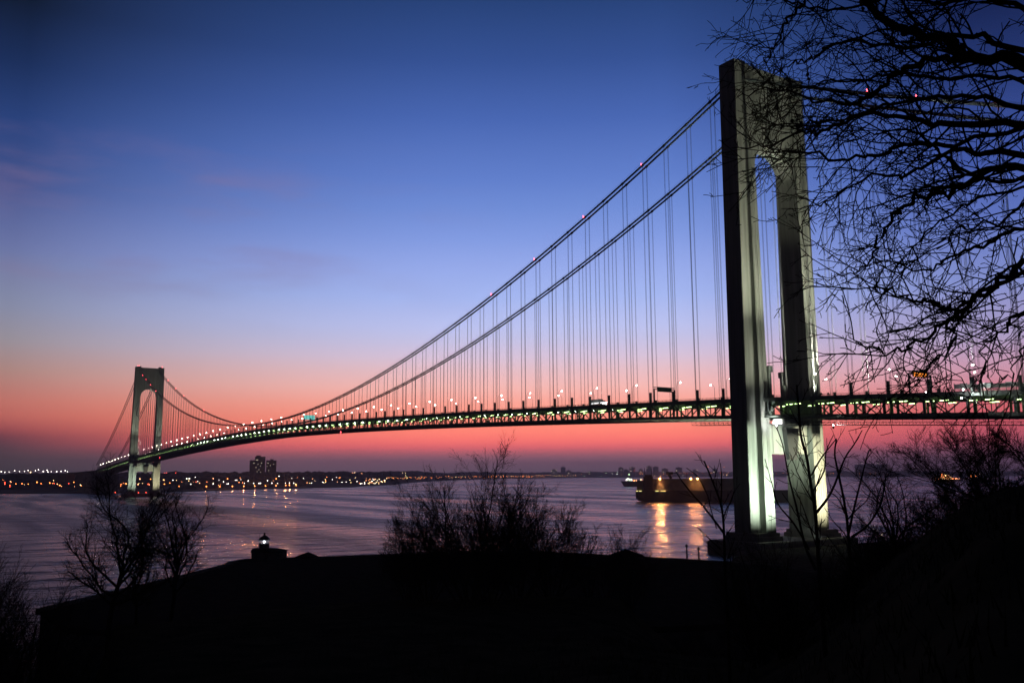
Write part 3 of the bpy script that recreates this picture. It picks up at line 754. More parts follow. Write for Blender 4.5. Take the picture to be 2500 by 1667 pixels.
for x, y, c, s in [(10,1010,'w',1),(40,1015,'w',.9),(120,1003,'w',1),(200,1008,'w',.8),(230,1000,'w',1),(250,1015,'y',1.2),(290,1002,'w',.9),(315,995,'w',1),(355,1008,'w',1.2),(385,998,'w',1),(392,1012,'w',1),(420,1010,'w',.8),(465,1010,'w',1.1),(500,1008,'w',.9),(535,1002,'w',1),(552,1010,'w',.8),(75,1012,'w',.7),(160,1009,'w',.7),
    (260,1045,'w',.8),(450,1075,'w',.8),(475,1075,'w',.7),(583,1055,'w',.8),(1417,1080,'w',.9),(1350,1022,'r',.7),(1365,1020,'r',.7),(1440,1020,'r',.7),
    (1500,1067,'w',.8),(1512,1067,'w',.9),(1528,1067,'w',.9),(1541,1067,'w',.9),(1554,1067,'w',.9),(1548,1085,'y',.8),(1563,1113,'w',1),(1620,1090,'w',.8),(1608,1095,'r',.9),(1697,1090,'w',.9),(1748,1067,'p',1),(1748,1090,'w',.9),(1747,1110,'w',.8),(1793,1078,'w',.9),(1832,1092,'w',.9),(1865,1068,'o',1.1),(1860,1110,'w',.9),(1872,1109,'w',.9),(1930,1080,'w',.9),(1942,1080,'w',.9),(1975,1075,'w',.7),(1960,1098,'o',.8),(2005,1105,'w',.8),(2035,1087,'w',.9),(2078,1105,'w',.9),(2120,1105,'w',.9),(2135,1105,'w',.9),(2193,1083,'w',1),(2228,1105,'w',.8),(2287,1047,'w',1),(2265,1068,'o',1.2),(2275,1105,'w',.8)]:
    shore_light(*Z1(x,y), c, s)
for x, y in [(40,1100),(38,1112),(92,1085),(130,1095),(130,1110),(152,1097),(180,1108),(208,1095),(232,1095),(232,1112),(283,1097),(303,1097),(337,1108),(408,1103),(445,1107),(470,1112),(490,1122),(512,1100),(563,1107),(605,1097),(628,1073),(668,1080),(678,1060),(695,1078),(712,1070),(690,1095),(720,1100),(745,1112),(660,1120),(830,1118),(862,1125),(893,1115),(992,1115),(1035,1110),(1110,1107),(1132,1115),(1215,1112),(1345,1080),(1347,1112),(1147,1070)]:
    shore_light(*Z1(x,y), rnd.choice('oooryp'), rnd.uniform(.8,1.15))
for x, y in [(945,1180),(1135,1182),(1197,1182)]:
    shore_light(*Z1(x,y), 'r', .9, D=1560, label='red marker lamp at the foot of the distant tower', group='red marker lamps by the distant tower pier')
for x, y, o in [(1692,1132,0),(1802,1132,0),(1905,1130,0),(1998,1130,0),(2088,1128,0),(2177,1127,0),(2262,1125,0),(328,1122,600),(358,1122,600),(412,1122,600)]:
    shore_light(*Z1(x,y,o), 'o', 1.25, label='amber promenade lamp close above the water line', group='amber lamps along the waterside promenade')
    l = refl(*Z1(x,y,o), 2250, 5e4, (1,.36,.12))
    l.parent = None
for x, y, c, s in [(20,1085,'w',.9),(65,1105,'w',.8),(110,1105,'w',.8),(123,1105,'w',.8),(178,1083,'w',.9),(213,1103,'w',.8),(325,1103,'w',.8),(358,1103,'w',.9),(378,1065,'w',.6),(393,1103,'w',1.1),(410,1113,'y',1.2),(503,1100,'p',.8),(548,1068,'p',.7),(567,1085,'y',.6),(640,1100,'y',.9),(652,1075,'y',.8),(655,1098,'y',.8),(665,1055,'o',.7),(742,1057,'w',.6),(710,1075,'w',.8),(788,1097,'w',.9),(823,1095,'w',.8),(862,1100,'y',.8),(912,1090,'w',.9),(940,1110,'w',1),(953,1107,'w',.9),(975,1108,'w',1),
    (875,1020,'p',.6),(893,1018,'y',.8),(952,1025,'p',.6),(1140,1085,'y',.9),(1165,1060,'p',.7),(1205,1060,'o',.7),(1285,1020,'y',.5),(1308,1022,'y',.5),(1310,1040,'y',.5),(1315,1052,'g',.6)]:
    shore_light(*Z1(x,y,600), c, s)
for i in range(34):
    shore_light(*Z1(rnd.uniform(970,1140), 1070+rnd.uniform(0,1)*38, 600), rnd.choice('wyyoyp'), rnd.uniform(.55,.95), group='bright cluster of lamps at the bend of the far shore', label='lamp in the bright cluster at the bend of the far shore')
for i in range(75):
    u = rnd.uniform(0, 440) if i < 45 else rnd.uniform(440, 960); v = rnd.uniform(1168, 1189) if i < 45 else rnd.uniform(1164, 1184)
    shore_light(u, v, rnd.choice('oooprpy' if i < 45 else 'ooywwp'), rnd.uniform(.45,.9))
for i in range(70):
    u = rnd.uniform(955, 1330); shore_light(u, 1167-4*(u-955)/375+rnd.uniform(-2.2,2.4), rnd.choice('ooypo'), rnd.uniform(.28,.5))
x = 1180
while x < 2350:
    shore_light(*Z1(x, 1062-12*min(1,(x-1180)/500)+rnd.uniform(-3.5,3.5), 600), rnd.choice('ooyopo'), rnd.uniform(.3,.55)); x += rnd.uniform(12,38)
x = 15
while x < 700:
    shore_light(*Z1(x, 1046+rnd.uniform(-7,2)-(6 if 340<x<450 else 0), 1200), rnd.choice('oyyopo'), rnd.uniform(.25,.5)); x += rnd.uniform(8,26)
for x, y, c, s in [(690,1038,'y',.6),(740,1032,'o',.5),(762,1048,'g',.5),(803,1012,'g',.35),(937,1023,'g',.4),(990,1028,'w',.62),(1030,1015,'g',.4),(1030,1030,'w',.62),(897,1048,'g',.3),(1065,1035,'p',.35),(1172,1003,'r',.45),
    (1216,1020,'o',.45),(1230,1016,'p',.45),(1220,1032,'o',.45),(1236,1030,'o',.4),(1335,1045,'y',.4),(1390,1022,'p',.35),(1410,1030,'o',.4),(1430,1040,'p',.3),(1470,1062,'y',.5),(1567,1040,'w',.35),(1775,972,'o',.55),(1905,972,'o',.5),
    (1710,1058,'y',.45),(1755,1062,'y',.4),(1800,1060,'y',.45),(1848,1058,'y',.4),(1895,1062,'y',.5),(1900,1035,'y',.5),(1878,1038,'y',.45),(1928,1038,'y',.55),(1848,1038,'y',.4),(1800,1024,'p',.4),(1945,1018,'p',.45)]:
    shore_light(*Z1(x,y,1200), c, s)
x = 1540
while x < 1950:
    shore_light(*Z1(x, 1023+rnd.uniform(-2,3), 1200), rnd.choice('oprp'), rnd.uniform(.2,.36)); x += rnd.uniform(9,24)
for x, y, c, s in [(325,1025,'r',.3),(350,1026,'r',.3),(375,1023,'p',.3),(405,1026,'p',.3),(765,1025,'p',.35),(785,1025,'o',.35),(825,1025,'p',.4),(855,1027,'o',.35),(870,972,'w',.35),(905,972,'y',.6),(985,945,'w',.38),(1018,943,'w',.38),(1050,945,'w',.33),(1080,945,'w',.38),(1120,943,'w',.42),(1135,943,'w',.42),(1153,943,'w',.42),(1187,943,'w',.38),(1205,943,'w',.42),(1217,943,'w',.42),
    (993,1025,'r',.4),(1003,1025,'o',.4),(1088,1025,'o',.42),(1103,1025,'p',.35),(1133,1025,'p',.42),(1178,1025,'o',.35),(1188,1025,'p',.35),(1230,1027,'o',.42),(1290,1027,'o',.4),(1465,1025,'p',.35),(1510,1025,'r',.3),(1555,1027,'p',.4),(1545,952,'w',.38),(2060,1052,'w',.4),(2105,1030,'o',.5),(1985,1030,'p',.3)]:
    shore_light(*Z1(x,y,1800), c, s)

SL.sort(key=lambda t: (-t[6], -t[0]))
for _, pt, k, c, lb, gr, _g in SL[:285]:
    o = bpy.data.objects.new('shore_lamp', LM[c]); COL.objects.link(o); o.location = pt; o.scale = (k,k,k); tag(o, lb, 'lamp', gr)
m = MB(); mi = []
for _, pt, k, c, lb, gr, _g in SL[285:]:
    src = LM[c]; of = len(m.v); m.v += [(pt[0]+v.co.x*k, pt[1]+v.co.y*k, pt[2]+v.co.z*k) for v in src.vertices]
    for p_ in src.polygons: m.f.append(tuple(of+i for i in p_.vertices)); mi.append(1+'orwygp'.index(c) if p_.material_index else 0)
me = bpy.data.meshes.new('shore_lights'); me.from_pydata(m.v, [], m.f); me.materials.append(M_dark)
for c in 'orwygp': me.materials.append(LM[c].materials[1])
me.polygons.foreach_set('material_index', mi); o = bpy.data.objects.new('shore_lights', me); COL.objects.link(o)
tag(o, 'faint scattered town lights along the far shore', 'lights', kind='stuff')

# ------------------------------------------------------------------ ships
def ship_frame(u0, u1, v):
    a = onz(u0, v, 0); c = onz(u1, v, 0); L = (c-a).length; ang = math.atan2(c.y-a.y, c.x-a.x); return a, L, ang
def sloc(r, ang, u, v, D):
    p_ = at(u, v, D)-Vector(r.location); return (p_.x*math.cos(-ang)-p_.y*math.sin(-ang), p_.z)
# big dark cargo ship
a, L, ang = ship_frame(1553, 1935, 1224); L = 195
sh = empty('cargo_ship', a, ang); tag(sh, 'long dark cargo ship with amber lamps lighting its pale upper side', 'ship')
m = MB(); HT = 13.2
def sect(x, w, zb): return [(x,-w,zb),(x,w,zb)]
st = [(0,9,4),(3,11.5,1.5),(14,13,-2),(150,13,-2),(178,8,-2),(192,1.2,-1)]
rows = []
for x, w, zb in st: rows.append([(x,-w*.8,zb),(x,-w,zb+2.5),(x+(6 if x > 170 else 0),-w-(1 if x > 170 else 0),HT),(x+(6 if x > 170 else 0),w+(1 if x > 170 else 0),HT),(x,w,zb+2.5),(x,w*.8,zb)])
for r_ in rows: m.v += r_
for i in range(len(rows)-1):
    for k in range(6): k2=(k+1)%6; m.f.append((i*6+k,i*6+k2,(i+1)*6+k2,(i+1)*6+k))
m.f.append(tuple(range(6))); m.f.append(tuple((len(rows)-1)*6+k for k in range(5,-1,-1)))
m.build('hull', M_hull, sh)
D0 = 1079
zU = at(1640,1168,D0).z
m = MB(); m.box(20.5, 150, -12.2, 12.2, HT+.02, zU)
for x in np.arange(24, 150, 7.5): m.box(x-.15, x+.15, -12.5, -12.2, HT+.1, zU-.1)
m.build('upper_side', M_upper, sh)
m = MB(); m.box(1.5, 9.5, -11, 11, HT+.02, zU-1.5); m.build('stern_house', M_upper, sh)
zS = at(1580,1158.5,D0).z
m = MB(); m.box(9.6, 20.4, -13.3, 13.3, .5, zS-2); m.box(11, 19.5, -12, 12, zS-2, zS); m.bar((11,0,zS),(11,0,zS+8),.5); m.bar((19,-3,zS),(19,-3,zS+7),.5); m.box(10,20,-14,-13.3,zS-4,zS-3.2)
m.build('bridge_house', M_hull, sh)
m = MB(); m.bar((42,0,zU),(39,0,zU+5),3.2,3.2); m.box(36,44,-3,3,zU+4.6,zU+8); m.build('funnel', M_hull, sh)
for x in (60,95,128): MB().tube([(x,0,zU),(x,0,zU+7)],[.4,.25],6).build('mast', M_dark, sh)
for x0, x1 in ((.8,3.2),(4.2,7.2),(23,27),(29,35)): MB().box(x0,x1,-13.12,-12.95,HT-1.0,HT-.25).build('side_light', emat('deck_strip_yellow',(1,.85,.3),1.6), sh)
for u, pw in ((1611,1.0),(1686,.8),(1702,.8)):
    x, z = sloc(sh, ang, u, 1167.5, D0)
    mm = MB(); mm.bar((x,-12.3,zU-.6),(x,-13.6,zU+.2),.2); mm.ball((x,-13.7,zU-.1), .75, 8, 5); mm.build('deck_lamp', emat('ship_amber',(1,.38,.10),60), sh)
    l = spot('deck_lamp_beam', (x,-14.2,zU+.1), (x+1.5,-12.2,HT-3), 230000*pw, 62, 1.0, (1,.38,.11), size=.4); l.parent = sh
    l = spot('deck_lamp_beam', (x,-15,zU), (x,-100,zU-6), (1.1e5 if pw == 1 else 2.6e4), 80, .6, (1,.33,.10), size=.9); l.parent = sh
# vessel just behind it
a, L2, ang2 = ship_frame(1517, 1580, 1187); a = onz(1524,1187,0)
s2 = empty('coaster', a, ang2); tag(s2, 'small vessel with raked bow and bright white deck lights left of the dark ship', 'ship')
def simple_hull(L, w, h, parent, rake=7, m_=None):
    m = MB(); rows = [[(-rake,-.6,h+1),(-rake,.6,h+1),(0,.4,-1),(0,-.4,-1)],[(8,-w*.7,h+.3),(8,w*.7,h+.3),(9,w*.5,-1),(9,-w*.5,-1)],[(20,-w,h),(20,w,h),(20,w*.9,-1),(20,-w*.9,-1)],[(L,-w,h),(L,w,h),(L,w*.8,-1),(L,-w*.8,-1)]]
    for r_ in rows: m.v += r_
    for i in range(3):
        for k in range(4): k2=(k+1)%4; m.f.append((i*4+k,i*4+k2,(i+1)*4+k2,(i+1)*4+k))
    m.f += [(0,3,2,1),(12,13,14,15)]
    return m.build('hull', m_ or M_hull, parent)
simple_hull(78, 8, 13, s2, 9)
m = MB(); m.box(6,24,-6,6,13.05,18); m.box(9,20,-5,5,18,22); m.bar((14,0,22),(14,0,30),.5); m.box(11,17,-.4,.4,26,26.6); m.build('deckhouse', M_wht, s2)
for x, y, z, c, s in ((8,-6.6,17.5,'w',1.3),(12,-6.6,19.5,'w',1.4),(17,-6.6,18,'g',1.3),(14,-1,31,'g',1),(22,-6.6,17,'w',1.2),(29,-6.6,15,'o',1.2),(35,-6.6,15.5,'p',1.1),(41,-6.6,15,'o',1.2),(47,-6.6,17,'y',1.4),(51,-6.6,16,'o',1.1)):
    m = MB(); m.ball((x,y,z), s, 8, 5); m.build('deck_lamp', {'w':E_coolf,'g':MATS['shore_light_green'],'o':MATS['shore_light_amber'],'p':MATS['shore_light_peach'],'y':MATS['shore_light_yellow']}[c] if c != 'w' else MATS['shore_light_white'], s2)
# lit ferry on the right
a = onz(2282,1174,0); c = onz(2346,1174,0); s3 = empty('ferry', a, math.atan2(c.y-a.y,c.x-a.x)); LF = (c-a).length
tag(s3, 'ferry strung with warm deck lights on the water at far right', 'ferry')
simple_hull(LF, 9, 7, s3, 6)
hs_ = at(2315,1155,3700).z
m = MB(); m.box(LF*.14,LF*.72,-8,8,7.05,13); m.box(LF*.2,LF*.66,-7,7,13,19); m.box(LF*.28,LF*.6,-6,6,19,25); m.build('deckhouse', M_wht, s3)
for zz, x0, x1, st_ in ((9,.02,.98,.05),(15,.17,.70,.07),(21,.24,.62,.07),(26,.32,.56,.1)):
    f = x0
    while f < x1:
        MB().ball((LF*f,-9.4,zz+rnd.uniform(-.6,.6)), rnd.uniform(.9,1.4), 6, 4).build('deck_lamp', MATS['shore_light_'+rnd.choice(['amber','yellow','peach','amber'])], s3); f += st_
# dark barge with two amber lamps
a = onz(2368,1176,0); c = onz(2452,1176,0); s4 = empty('barge', a, math.atan2(c.y-a.y,c.x-a.x)); LB = (c-a).length
tag(s4, 'low dark barge with two large amber lamps, right of the ferry', 'barge')
simple_hull(LB, 9, 6, s4, 3); MB().box(LB*.1,LB*.45,-6,6,6.05,14).build('deckhouse', M_hull, s4)
for u_ in (2372,2384.5): 
    x = (u_-2368)/84*LB; MB().ball((x,-9.5,19), 2.3, 8, 5).build('deck_lamp', MATS['shore_light_amber'], s4); MB().tube([(x,-9.5,6),(x,-9.5,17)],.3,5).build('mast', M_dark, s4)

# ------------------------------------------------------------------ sign gantries, truck, work site on the deck
def gantry(x, z_off, hgt, panel_w, label, green=True, letters=False):
    r = empty('sign_gantry', (x, 0, zt(x)-1.1)); tag(r, label, 'sign gantry')
    for y in (-14.2, -1.0): MB().box(-.25,.25,y-.25,y+.25,0,hgt).build('post', M_steel, r)
    m = MB(); m.box(-.25,.25,-14.4,-.8,hgt,hgt+.35); m.box(-.25,.25,-14.4,-.8,hgt+1.0,hgt+1.25)
    for y in np.arange(-14,-1,1.3): m.bar((0,y,hgt+.2),(0,y+.65,hgt+1.1),.12)
    m.build('crossbeam', M_steel, r)
    return r
xg = ony(1598, 985, -14.2).x
g1 = gantry(xg, 0, 6.6, 0, 'dark sign gantry over the deck just left of the large tower')
MB().box(.3,.5,-12.5,-3.2,5.6,7.9).build('sign_panel', mat('sign_green',(.03,.12,.07),.6), g1)
xg = ony(742, 1024, -14.2).x
g2 = gantry(xg, 0, 6.6, 0, 'sign gantry with a glowing blue green panel at mid span')
MB().box(.3,.6,-14.2,-4.0,4.6,8.6).build('sign_panel', emat('sign_cyan',(.25,1,.9),.6), g2)
xg = ony(2238, 952, -10).x
g3 = gantry(xg, 0, 7.2, 0, 'overhead message sign with amber lettering seen through the twigs')
MB().box(.3,.7,-12.5,-3.5,6.4,8.6).build('sign_panel', M_dark, g3)
m = MB()
for row in range(2):
    for i in range(13):
        if (i*7+row*3) % 5 == 4: continue
        y = -12.0+i*.64; z = 7.75-row*.8
        pat = [(0,.16),(.30,.2),(.1,.44)][(i+row)%3]
        m.box(.72,.78,y,y+.34,z-.5,z-.4); m.box(.72,.78,y,y+.08,z-.5,z); m.box(.72,.78,y+.26,y+.34,z-.5+pat[0],z)
m.build('lettering', E_sign, g3)
# white truck on the upper deck with its lights on
xt = ony(1470, 993, -13).x
tr = empty('box_truck', (xt, -12.6, zt(xt)-1.1)); tag(tr, 'white box truck with dazzling headlights on the near lane of the deck', 'truck')
MB().box(-9,-1.2,-1.2,1.2,1.0,3.6).build('cargo_box', M_wht, tr)
m = MB(); m.add([(-1.0,-1.1,.6),(1.4,-1.1,.6),(1.4,1.1,.6),(-1.0,1.1,.6),(-1.0,-1.1,2.8),(.5,-1.1,2.8),(.5,1.1,2.8),(-1.0,1.1,2.8),(1.4,-1.1,1.6),(1.4,1.1,1.6)],[(0,3,2,1),(4,5,6,7),(0,1,8,5,4),(3,7,6,9,2),(1,2,9,8),(8,9,6,5),(0,4,7,3)]); m.build('cab', M_wht, tr)
for x in (.6,-3,-7.6):
    for y in (-1.25,1.0): MB().tube([(x,y,.5),(x,y+.25,.5)],.5,12).build('wheel', M_dark, tr)
for y in (-.8,.8): MB().ball((1.5,y,1.0),.22,8,5).build('headlight', E_white, tr)
l = spot('headlight_beam', (1.6,0,1.0), (30,-4,.6), 9000, 60, .6, (1,1,1), size=.2); l.parent = tr
m = MB(); m.box(-12,16,-2.2,-1.9,.9,1.4)
for x in (-6,-2,3,7): MB().box(x-1.6,x+1.6,-2.62,-2.5,1.15,1.5).build('glow_strip', emat('glow_strip_white',(1,1,1),3), tr)  # white emissive strips drawing a bright streak, standing clear of the truck
# floodlit maintenance enclosure on the near side span
xe0, xe1 = ony(2330, 958, -14.6).x, ony(2560, 950, -14.6).x
en = empty('work_enclosure', (xe0, -13.9, zt(xe0)-1.0)); tag(en, 'long white sheeted work enclosure on the deck at the right edge', 'enclosure')
m = MB(); nn = 14; dx = (xe1-xe0)/nn
for i in range(nn):
    z0 = zt(xe0+i*dx)-zt(xe0); m.box(i*dx+.08,(i+1)*dx-.08,-.6,-.45,z0+1.2,z0+2.7+.25*math.sin(i*1.7))
m.build('sheeting', M_wht, en)
m = MB()
for i in range(nn+1): m.box(i*dx-.08,i*dx+.08,-.5,-.3,zt(xe0+i*dx)-zt(xe0),zt(xe0+i*dx)-zt(xe0)+3.1)
m.build('posts', M_steel, en)
def work_light(x, y, z, tgt, pw, ang, label, c=(1,1,.97)):
    r = empty('work_light', (x,y,z)); tag(r, label, 'work light', 'work lights on the bridge')
    MB().box(-.25,.25,-.25,.25,-1.0,.1).build('stand', M_dark, r); MB().ball((0,0,.3),.24,8,5).build('lamp_glass', E_white, r)
    l = spot('work_light_beam', (0,0,.35), Vector(tgt)-Vector((x,y,z)), pw, ang, .8, c, size=.3); l.parent = r
xm = (xe0+xe1)/2
work_light(xm-10, -19.5, zt(xm)-3.0, (xm+6, -14.5, zt(xm)+1.5), 16000, 110, 'work light on the outer edge below the white sheeting')
xh = ony(2375, 900, -17).x
work_light(xh-3, -18.4, zt(xh)-.5, (xh+.3, -15.7, zt(xh)+30), 420000, 40, 'work light aimed up the white lit hangers at the right')
xh2 = ony(2270, 900, -14).x
work_light(xh2-3, -12.4, zt(xh2)-.6, (xh2+.3, -15.5, zt(xh2)+30), 110000, 36, 'work light aimed up the hangers beside the message sign')
work_light(14, -17.5, zt(14)-12.6, (8, -13, zt(8)-10), 26000, 130, 'dazzling work light under the deck beside the large tower')
work_light(40, -16.5, zt(40)-12.4, (46, -14, zt(46)-10.5), 9000, 120, 'work light on the hanging platform right of the large tower')

# ------------------------------------------------------------------ waterside fort and its lighthouse
ZR = 14.0
top_px = [(100,1485),(290,1440),(455,1402),(560,1375)]
top2 = [(738,1360),(800,1357.5),(1000,1350.5),(1150,1346),(1320,1344.5),(1466,1353.4),(1623,1361),(1760,1369),(1900,1378)]
pts = [onz(u,v,ZR) for u,v in top_px]+[onz(u,v,ZR) for u,v in [(563,1371),(600,1364),(660,1360)]]+[onz(u,v,ZR) for u,v in top2]
outer = [(p_.x,p_.y) for p_ in pts]
inner = [(165,-170),(178,-205),(165,-240),(148,-272),(128,-287)]
ft = empty('fort', (outer[0][0],outer[0][1],2)); tag(ft, 'long dark stone fort by the water with a low parapet roof', 'fort')
fo = Vector(ft.location)
m = MB(); m.prism([(x-fo.x,y-fo.y) for x,y in outer+inner][::-1], -4, ZR-2-1.0); m.build('wall', M_gran, ft)
m = MB(); m.prism([(x-fo.x,y-fo.y) for x,y in outer+inner][::-1], ZR-3.0, ZR-2-.25); m.build('roof', M_roofg, ft)
m = MB()
for i in range(len(outer)-1):
    a = Vector((outer[i][0]-fo.x, outer[i][1]-fo.y, ZR-2-.45)); c = Vector((outer[i+1][0]-fo.x, outer[i+1][1]-fo.y, ZR-2-.45)); m.bar(a, c, 1.6, .9)
m.build('parapet', M_gran, ft)
for i in range(len(inner)):
    a = Vector((*(inner[i]),0)); c = Vector((*((inner+[outer[0]])[i+1]),0)); d = (c-a); n = int(d.length/6)
    for k in range(n):
        pp = a+d*((k+.5)/n)-Vector((fo.x,fo.y,0)); dd = d.normalized(); nrm = Vector((dd.y,-dd.x,0))
        q0 = pp; MB().bar(q0-dd*1.0+Vector((0,0,5)), q0+dd*1.0+Vector((0,0,5)), .5, 2.4).build('embrasure', M_dark, ft)
def hut(u0,u1,vb,vt,label):
    a = onz(u0,vb,ZR); c = onz(u1,vb,ZR); w = (c-a).length; mid=(a+c)/2; D=math.hypot(mid.x-CAMP[0],mid.y-CAMP[1]); zt_=at((u0+u1)/2,vt,D).z
    r = empty('roof_hut', (mid.x,mid.y,ZR-.2), math.atan2(c.y-a.y,c.x-a.x)); tag(r, label, 'hut')
    h = zt_-ZR+.2; MB().box(-w*.32,w*.32,-1.6,1.6,0,h*.45).build('wall', M_gran, r)
    m = MB(); m.add([(-w/2,-2.2,h*.12),(w/2,-2.2,h*.12),(w/2,2.2,h*.12),(-w/2,2.2,h*.12),(0,-2.2,h),(0,2.2,h),(-w/2,-2.2,h*.2),(w/2,-2.2,h*.2),(w/2,2.2,h*.2),(-w/2,2.2,h*.2)],[(0,3,2,1),(0,1,7,4,6),(2,3,9,5,8),(6,4,5,9),(4,7,8,5),(0,6,9,3),(1,2,8,7)]); m.build('roof', M_roofg, r)
hut(722,771,1359,1348.5,'small gabled hut on the fort roof right of the lighthouse')
hut(1488,1572,1357,1341.5,'low gabled roof standing on the fort below the small shrubs')
for u_, v0_, v1_, lb in ((1677,1353,1327,'thin dark post standing on the shore left of the tower pier'),(1706,1351,1334,'short dark post on the shore beside the tower pier')):
    b0 = at(u_, v0_, 300); b1 = at(u_, v1_, 300); r = empty('post', (b0.x,b0.y,2.5)); tag(r, lb, 'post')
    m = MB(); m.tube([(0,0,0),(0,0,b1.z-2.5)], [.35,.22], 6); m.box(-.5,.5,-.2,.2,b1.z-3.4,b1.z-2.9); m.build('shaft', M_dark, r)
# lighthouse
cL = onz(656.5,1361,ZR); DL = math.hypot(cL.x-CAMP[0],cL.y-CAMP[1])
aL = onz(621,1361,ZR); bL = onz(692,1361,ZR); wL = (bL-aL).length; angL = math.atan2(bL.y-aL.y,bL.x-aL.x)
lh = empty('lighthouse', (cL.x,cL.y,ZR-.6), angL); tag(lh, 'small lighthouse with a glowing lantern standing on the fort roof', 'lighthouse')
def hz(v): return at(656,v,DL).z-(ZR-.6)
sx = wL/71.
m = MB(); m.box(-wL/2+.1,wL/2-.25,-2.4,3.2,0,hz(1346.5)); m.build('base_house', M_gran, lh)
m = MB(); zl = hz(1346.5); zr = hz(1338.5)
xa, xb_, xc, xd = -wL/2-.05, wL/2-.05, (631-656.5)*sx-.9, (669-656.5)*sx
m.add([(xa,-2.6,zl),(xb_,-2.6,zl),(xb_,3.4,zl),(xa,3.4,zl),(xa,-2.6,zl+.15),(xb_,-2.6,zl+.15),(xb_,3.4,zl+.15),(xa,3.4,zl+.15),(xc-.2,-1.3,zr),(xd,-1.3,zr),(xd,1.8,zr),(xc-.2,1.8,zr)],
      [(0,3,2,1),(0,1,5,4),(1,2,6,5),(2,3,7,6),(3,0,4,7),(4,5,9,8),(5,6,10,9),(6,7,11,10),(7,4,8,11),(8,9,10,11)]); m.build('hipped_roof', M_roofg, lh)
xl = (643.7-656.5)*sx; rl = 12.2*sx
m = MB(); m.lathe([(rl,hz(1340)),(rl,hz(1326.5)),(rl*1.06,hz(1326.3)),(rl*1.06,hz(1325.8)),(rl*.9,hz(1325.7))],xl,0,12); m.build('lantern_wall', M_dark, lh)
m = MB(); m.lathe([(rl*1.08,hz(1317.6)),(rl*1.08,hz(1315)),(rl*.95,hz(1313)),(rl*.62,hz(1309)),(rl*.2,hz(1306)),(rl*.12,hz(1303.5)),(rl*.2,hz(1302)),(rl*.16,hz(1300.5)),(rl*.04,hz(1299))],xl,0,16); m.build('lantern_roof', M_dark, lh)
m = MB(); 
for k in range(10):
    a = 2*math.pi*k/10; m.bar((xl+rl*.97*math.cos(a),rl*.97*math.sin(a),hz(1326)),(xl+rl*.97*math.cos(a),rl*.97*math.sin(a),hz(1317.5)),.07)
m.build('glazing_bars', M_dark, lh)
gm = mat('lantern_glass', (.5,.52,.52), .5); gp = gm.node_tree.nodes['Principled BSDF']; gp.inputs['Alpha'].default_value = .25; gp.inputs['Roughness'].default_value=.2
m = MB(); m.lathe([(rl*.9,hz(1326)),(rl*.9,hz(1317.5))],xl,0,16); m.f = m.f[:-2]; m.build('lantern_glass', gm, lh)
MB().ball((xl,0,hz(1322)),.2,8,6).build('lantern_lamp', emat('lighthouse_lamp',(.8,.88,1),40), lh)
m = MB()
for k in range(14):
    a = 2*math.pi*k/14; m.bar((xl+rl*1.35*math.cos(a),rl*1.35*math.sin(a),hz(1338.5)),(xl+rl*1.35*math.cos(a),rl*1.35*math.sin(a),hz(1333)),.04)
m.bar((xl-rl*.95,0,hz(1325)),(xl-rl*.95,0,hz(1300)),.05)
m.build('gallery_rail', M_dark, lh)
# ------------------------------------------------------------------ bare winter trees
def frame(d):
    d = d.normalized(); a = d.orthogonal().normalized(); return d, a, d.cross(a)
class Tree:
    def __init__(s, seed, P): s.r = random.Random(seed); s.P = P; s.ch = []
    def path(s, p, d, L, r0, r1, lvl, n=None):
        P = s.P; r = s.r; n = n or max(3, int(L/P['seg'][min(lvl,len(P['seg'])-1)])); st = L/n
        pts = [p.copy()]; rad = [r0]; cur = P['curl'][min(lvl,len(P['curl'])-1)]; up = P['up'][min(lvl,len(P['up'])-1)]
        bend = Vector((r.gauss(0,1), r.gauss(0,1), r.gauss(0,1)))*cur*.4
        for i in range(n):
            if r.random() < .25: bend = Vector((r.gauss(0,1), r.gauss(0,1), r.gauss(0,1)))*cur*.5
            d = (d + bend + Vector((r.gauss(0,1), r.gauss(0,1), r.gauss(0,1)))*cur + Vector((0,0,up))).normalized()
            p = p+d*st; pts.append(p.copy()); rad.append(r0+(r1-r0)*((i+1)/n)**.8)
        return pts, rad
    def children(s, pts, rad, L, lvl):
        P = s.P; r = s.r
        if lvl+1 >= P['levels']: return
        k = lvl; n = P['n'][k]; n = n if isinstance(n, int) else int(L*n+r.random())
        t0 = P['start'][k]; m = len(pts)-1
        for i in range(n):
            t = t0+(1-t0)*((i+r.random())/n); t = min(t, .985); f = t*m; j = min(int(f), m-1); f -= j
            p = pts[j].lerp(pts[j+1], f); pr = rad[j]+(rad[j+1]-rad[j])*f
            d, a, b_ = frame(pts[j+1]-pts[j]); ph = r.uniform(0, 2*math.pi); an = R(r.gauss(P['ang'][k], P['angv']))
            nd = d*math.cos(an)+(a*math.cos(ph)+b_*math.sin(ph))*math.sin(an)
            if P.get('bias') is not None: nd = (nd+P['bias']*P.get('biasw',.3)).normalized()
            shape = P['shape'](t) if 'shape' in P else (1-.55*t)
            CL = L*P['len'][k]*shape*r.uniform(.6,1.25) if not P.get('abs') else P['abs'][k]*shape*r.uniform(.5,1.4)
            if CL < P.get('minL', .05): continue
            r0 = min(pr*.8, max(P['rmin'], pr*P['rr'][k])); s.grow(p, nd, CL, r0, lvl+1)
    def grow(s, p, d, L, r0, lvl):
        r1 = max(s.P['rmin']*.7, r0*s.P['taper'])
        pts, rad = s.path(p, d, L, r0, r1, lvl); s.ch.append((pts, rad, lvl)); s.children(pts, rad, L, lvl)
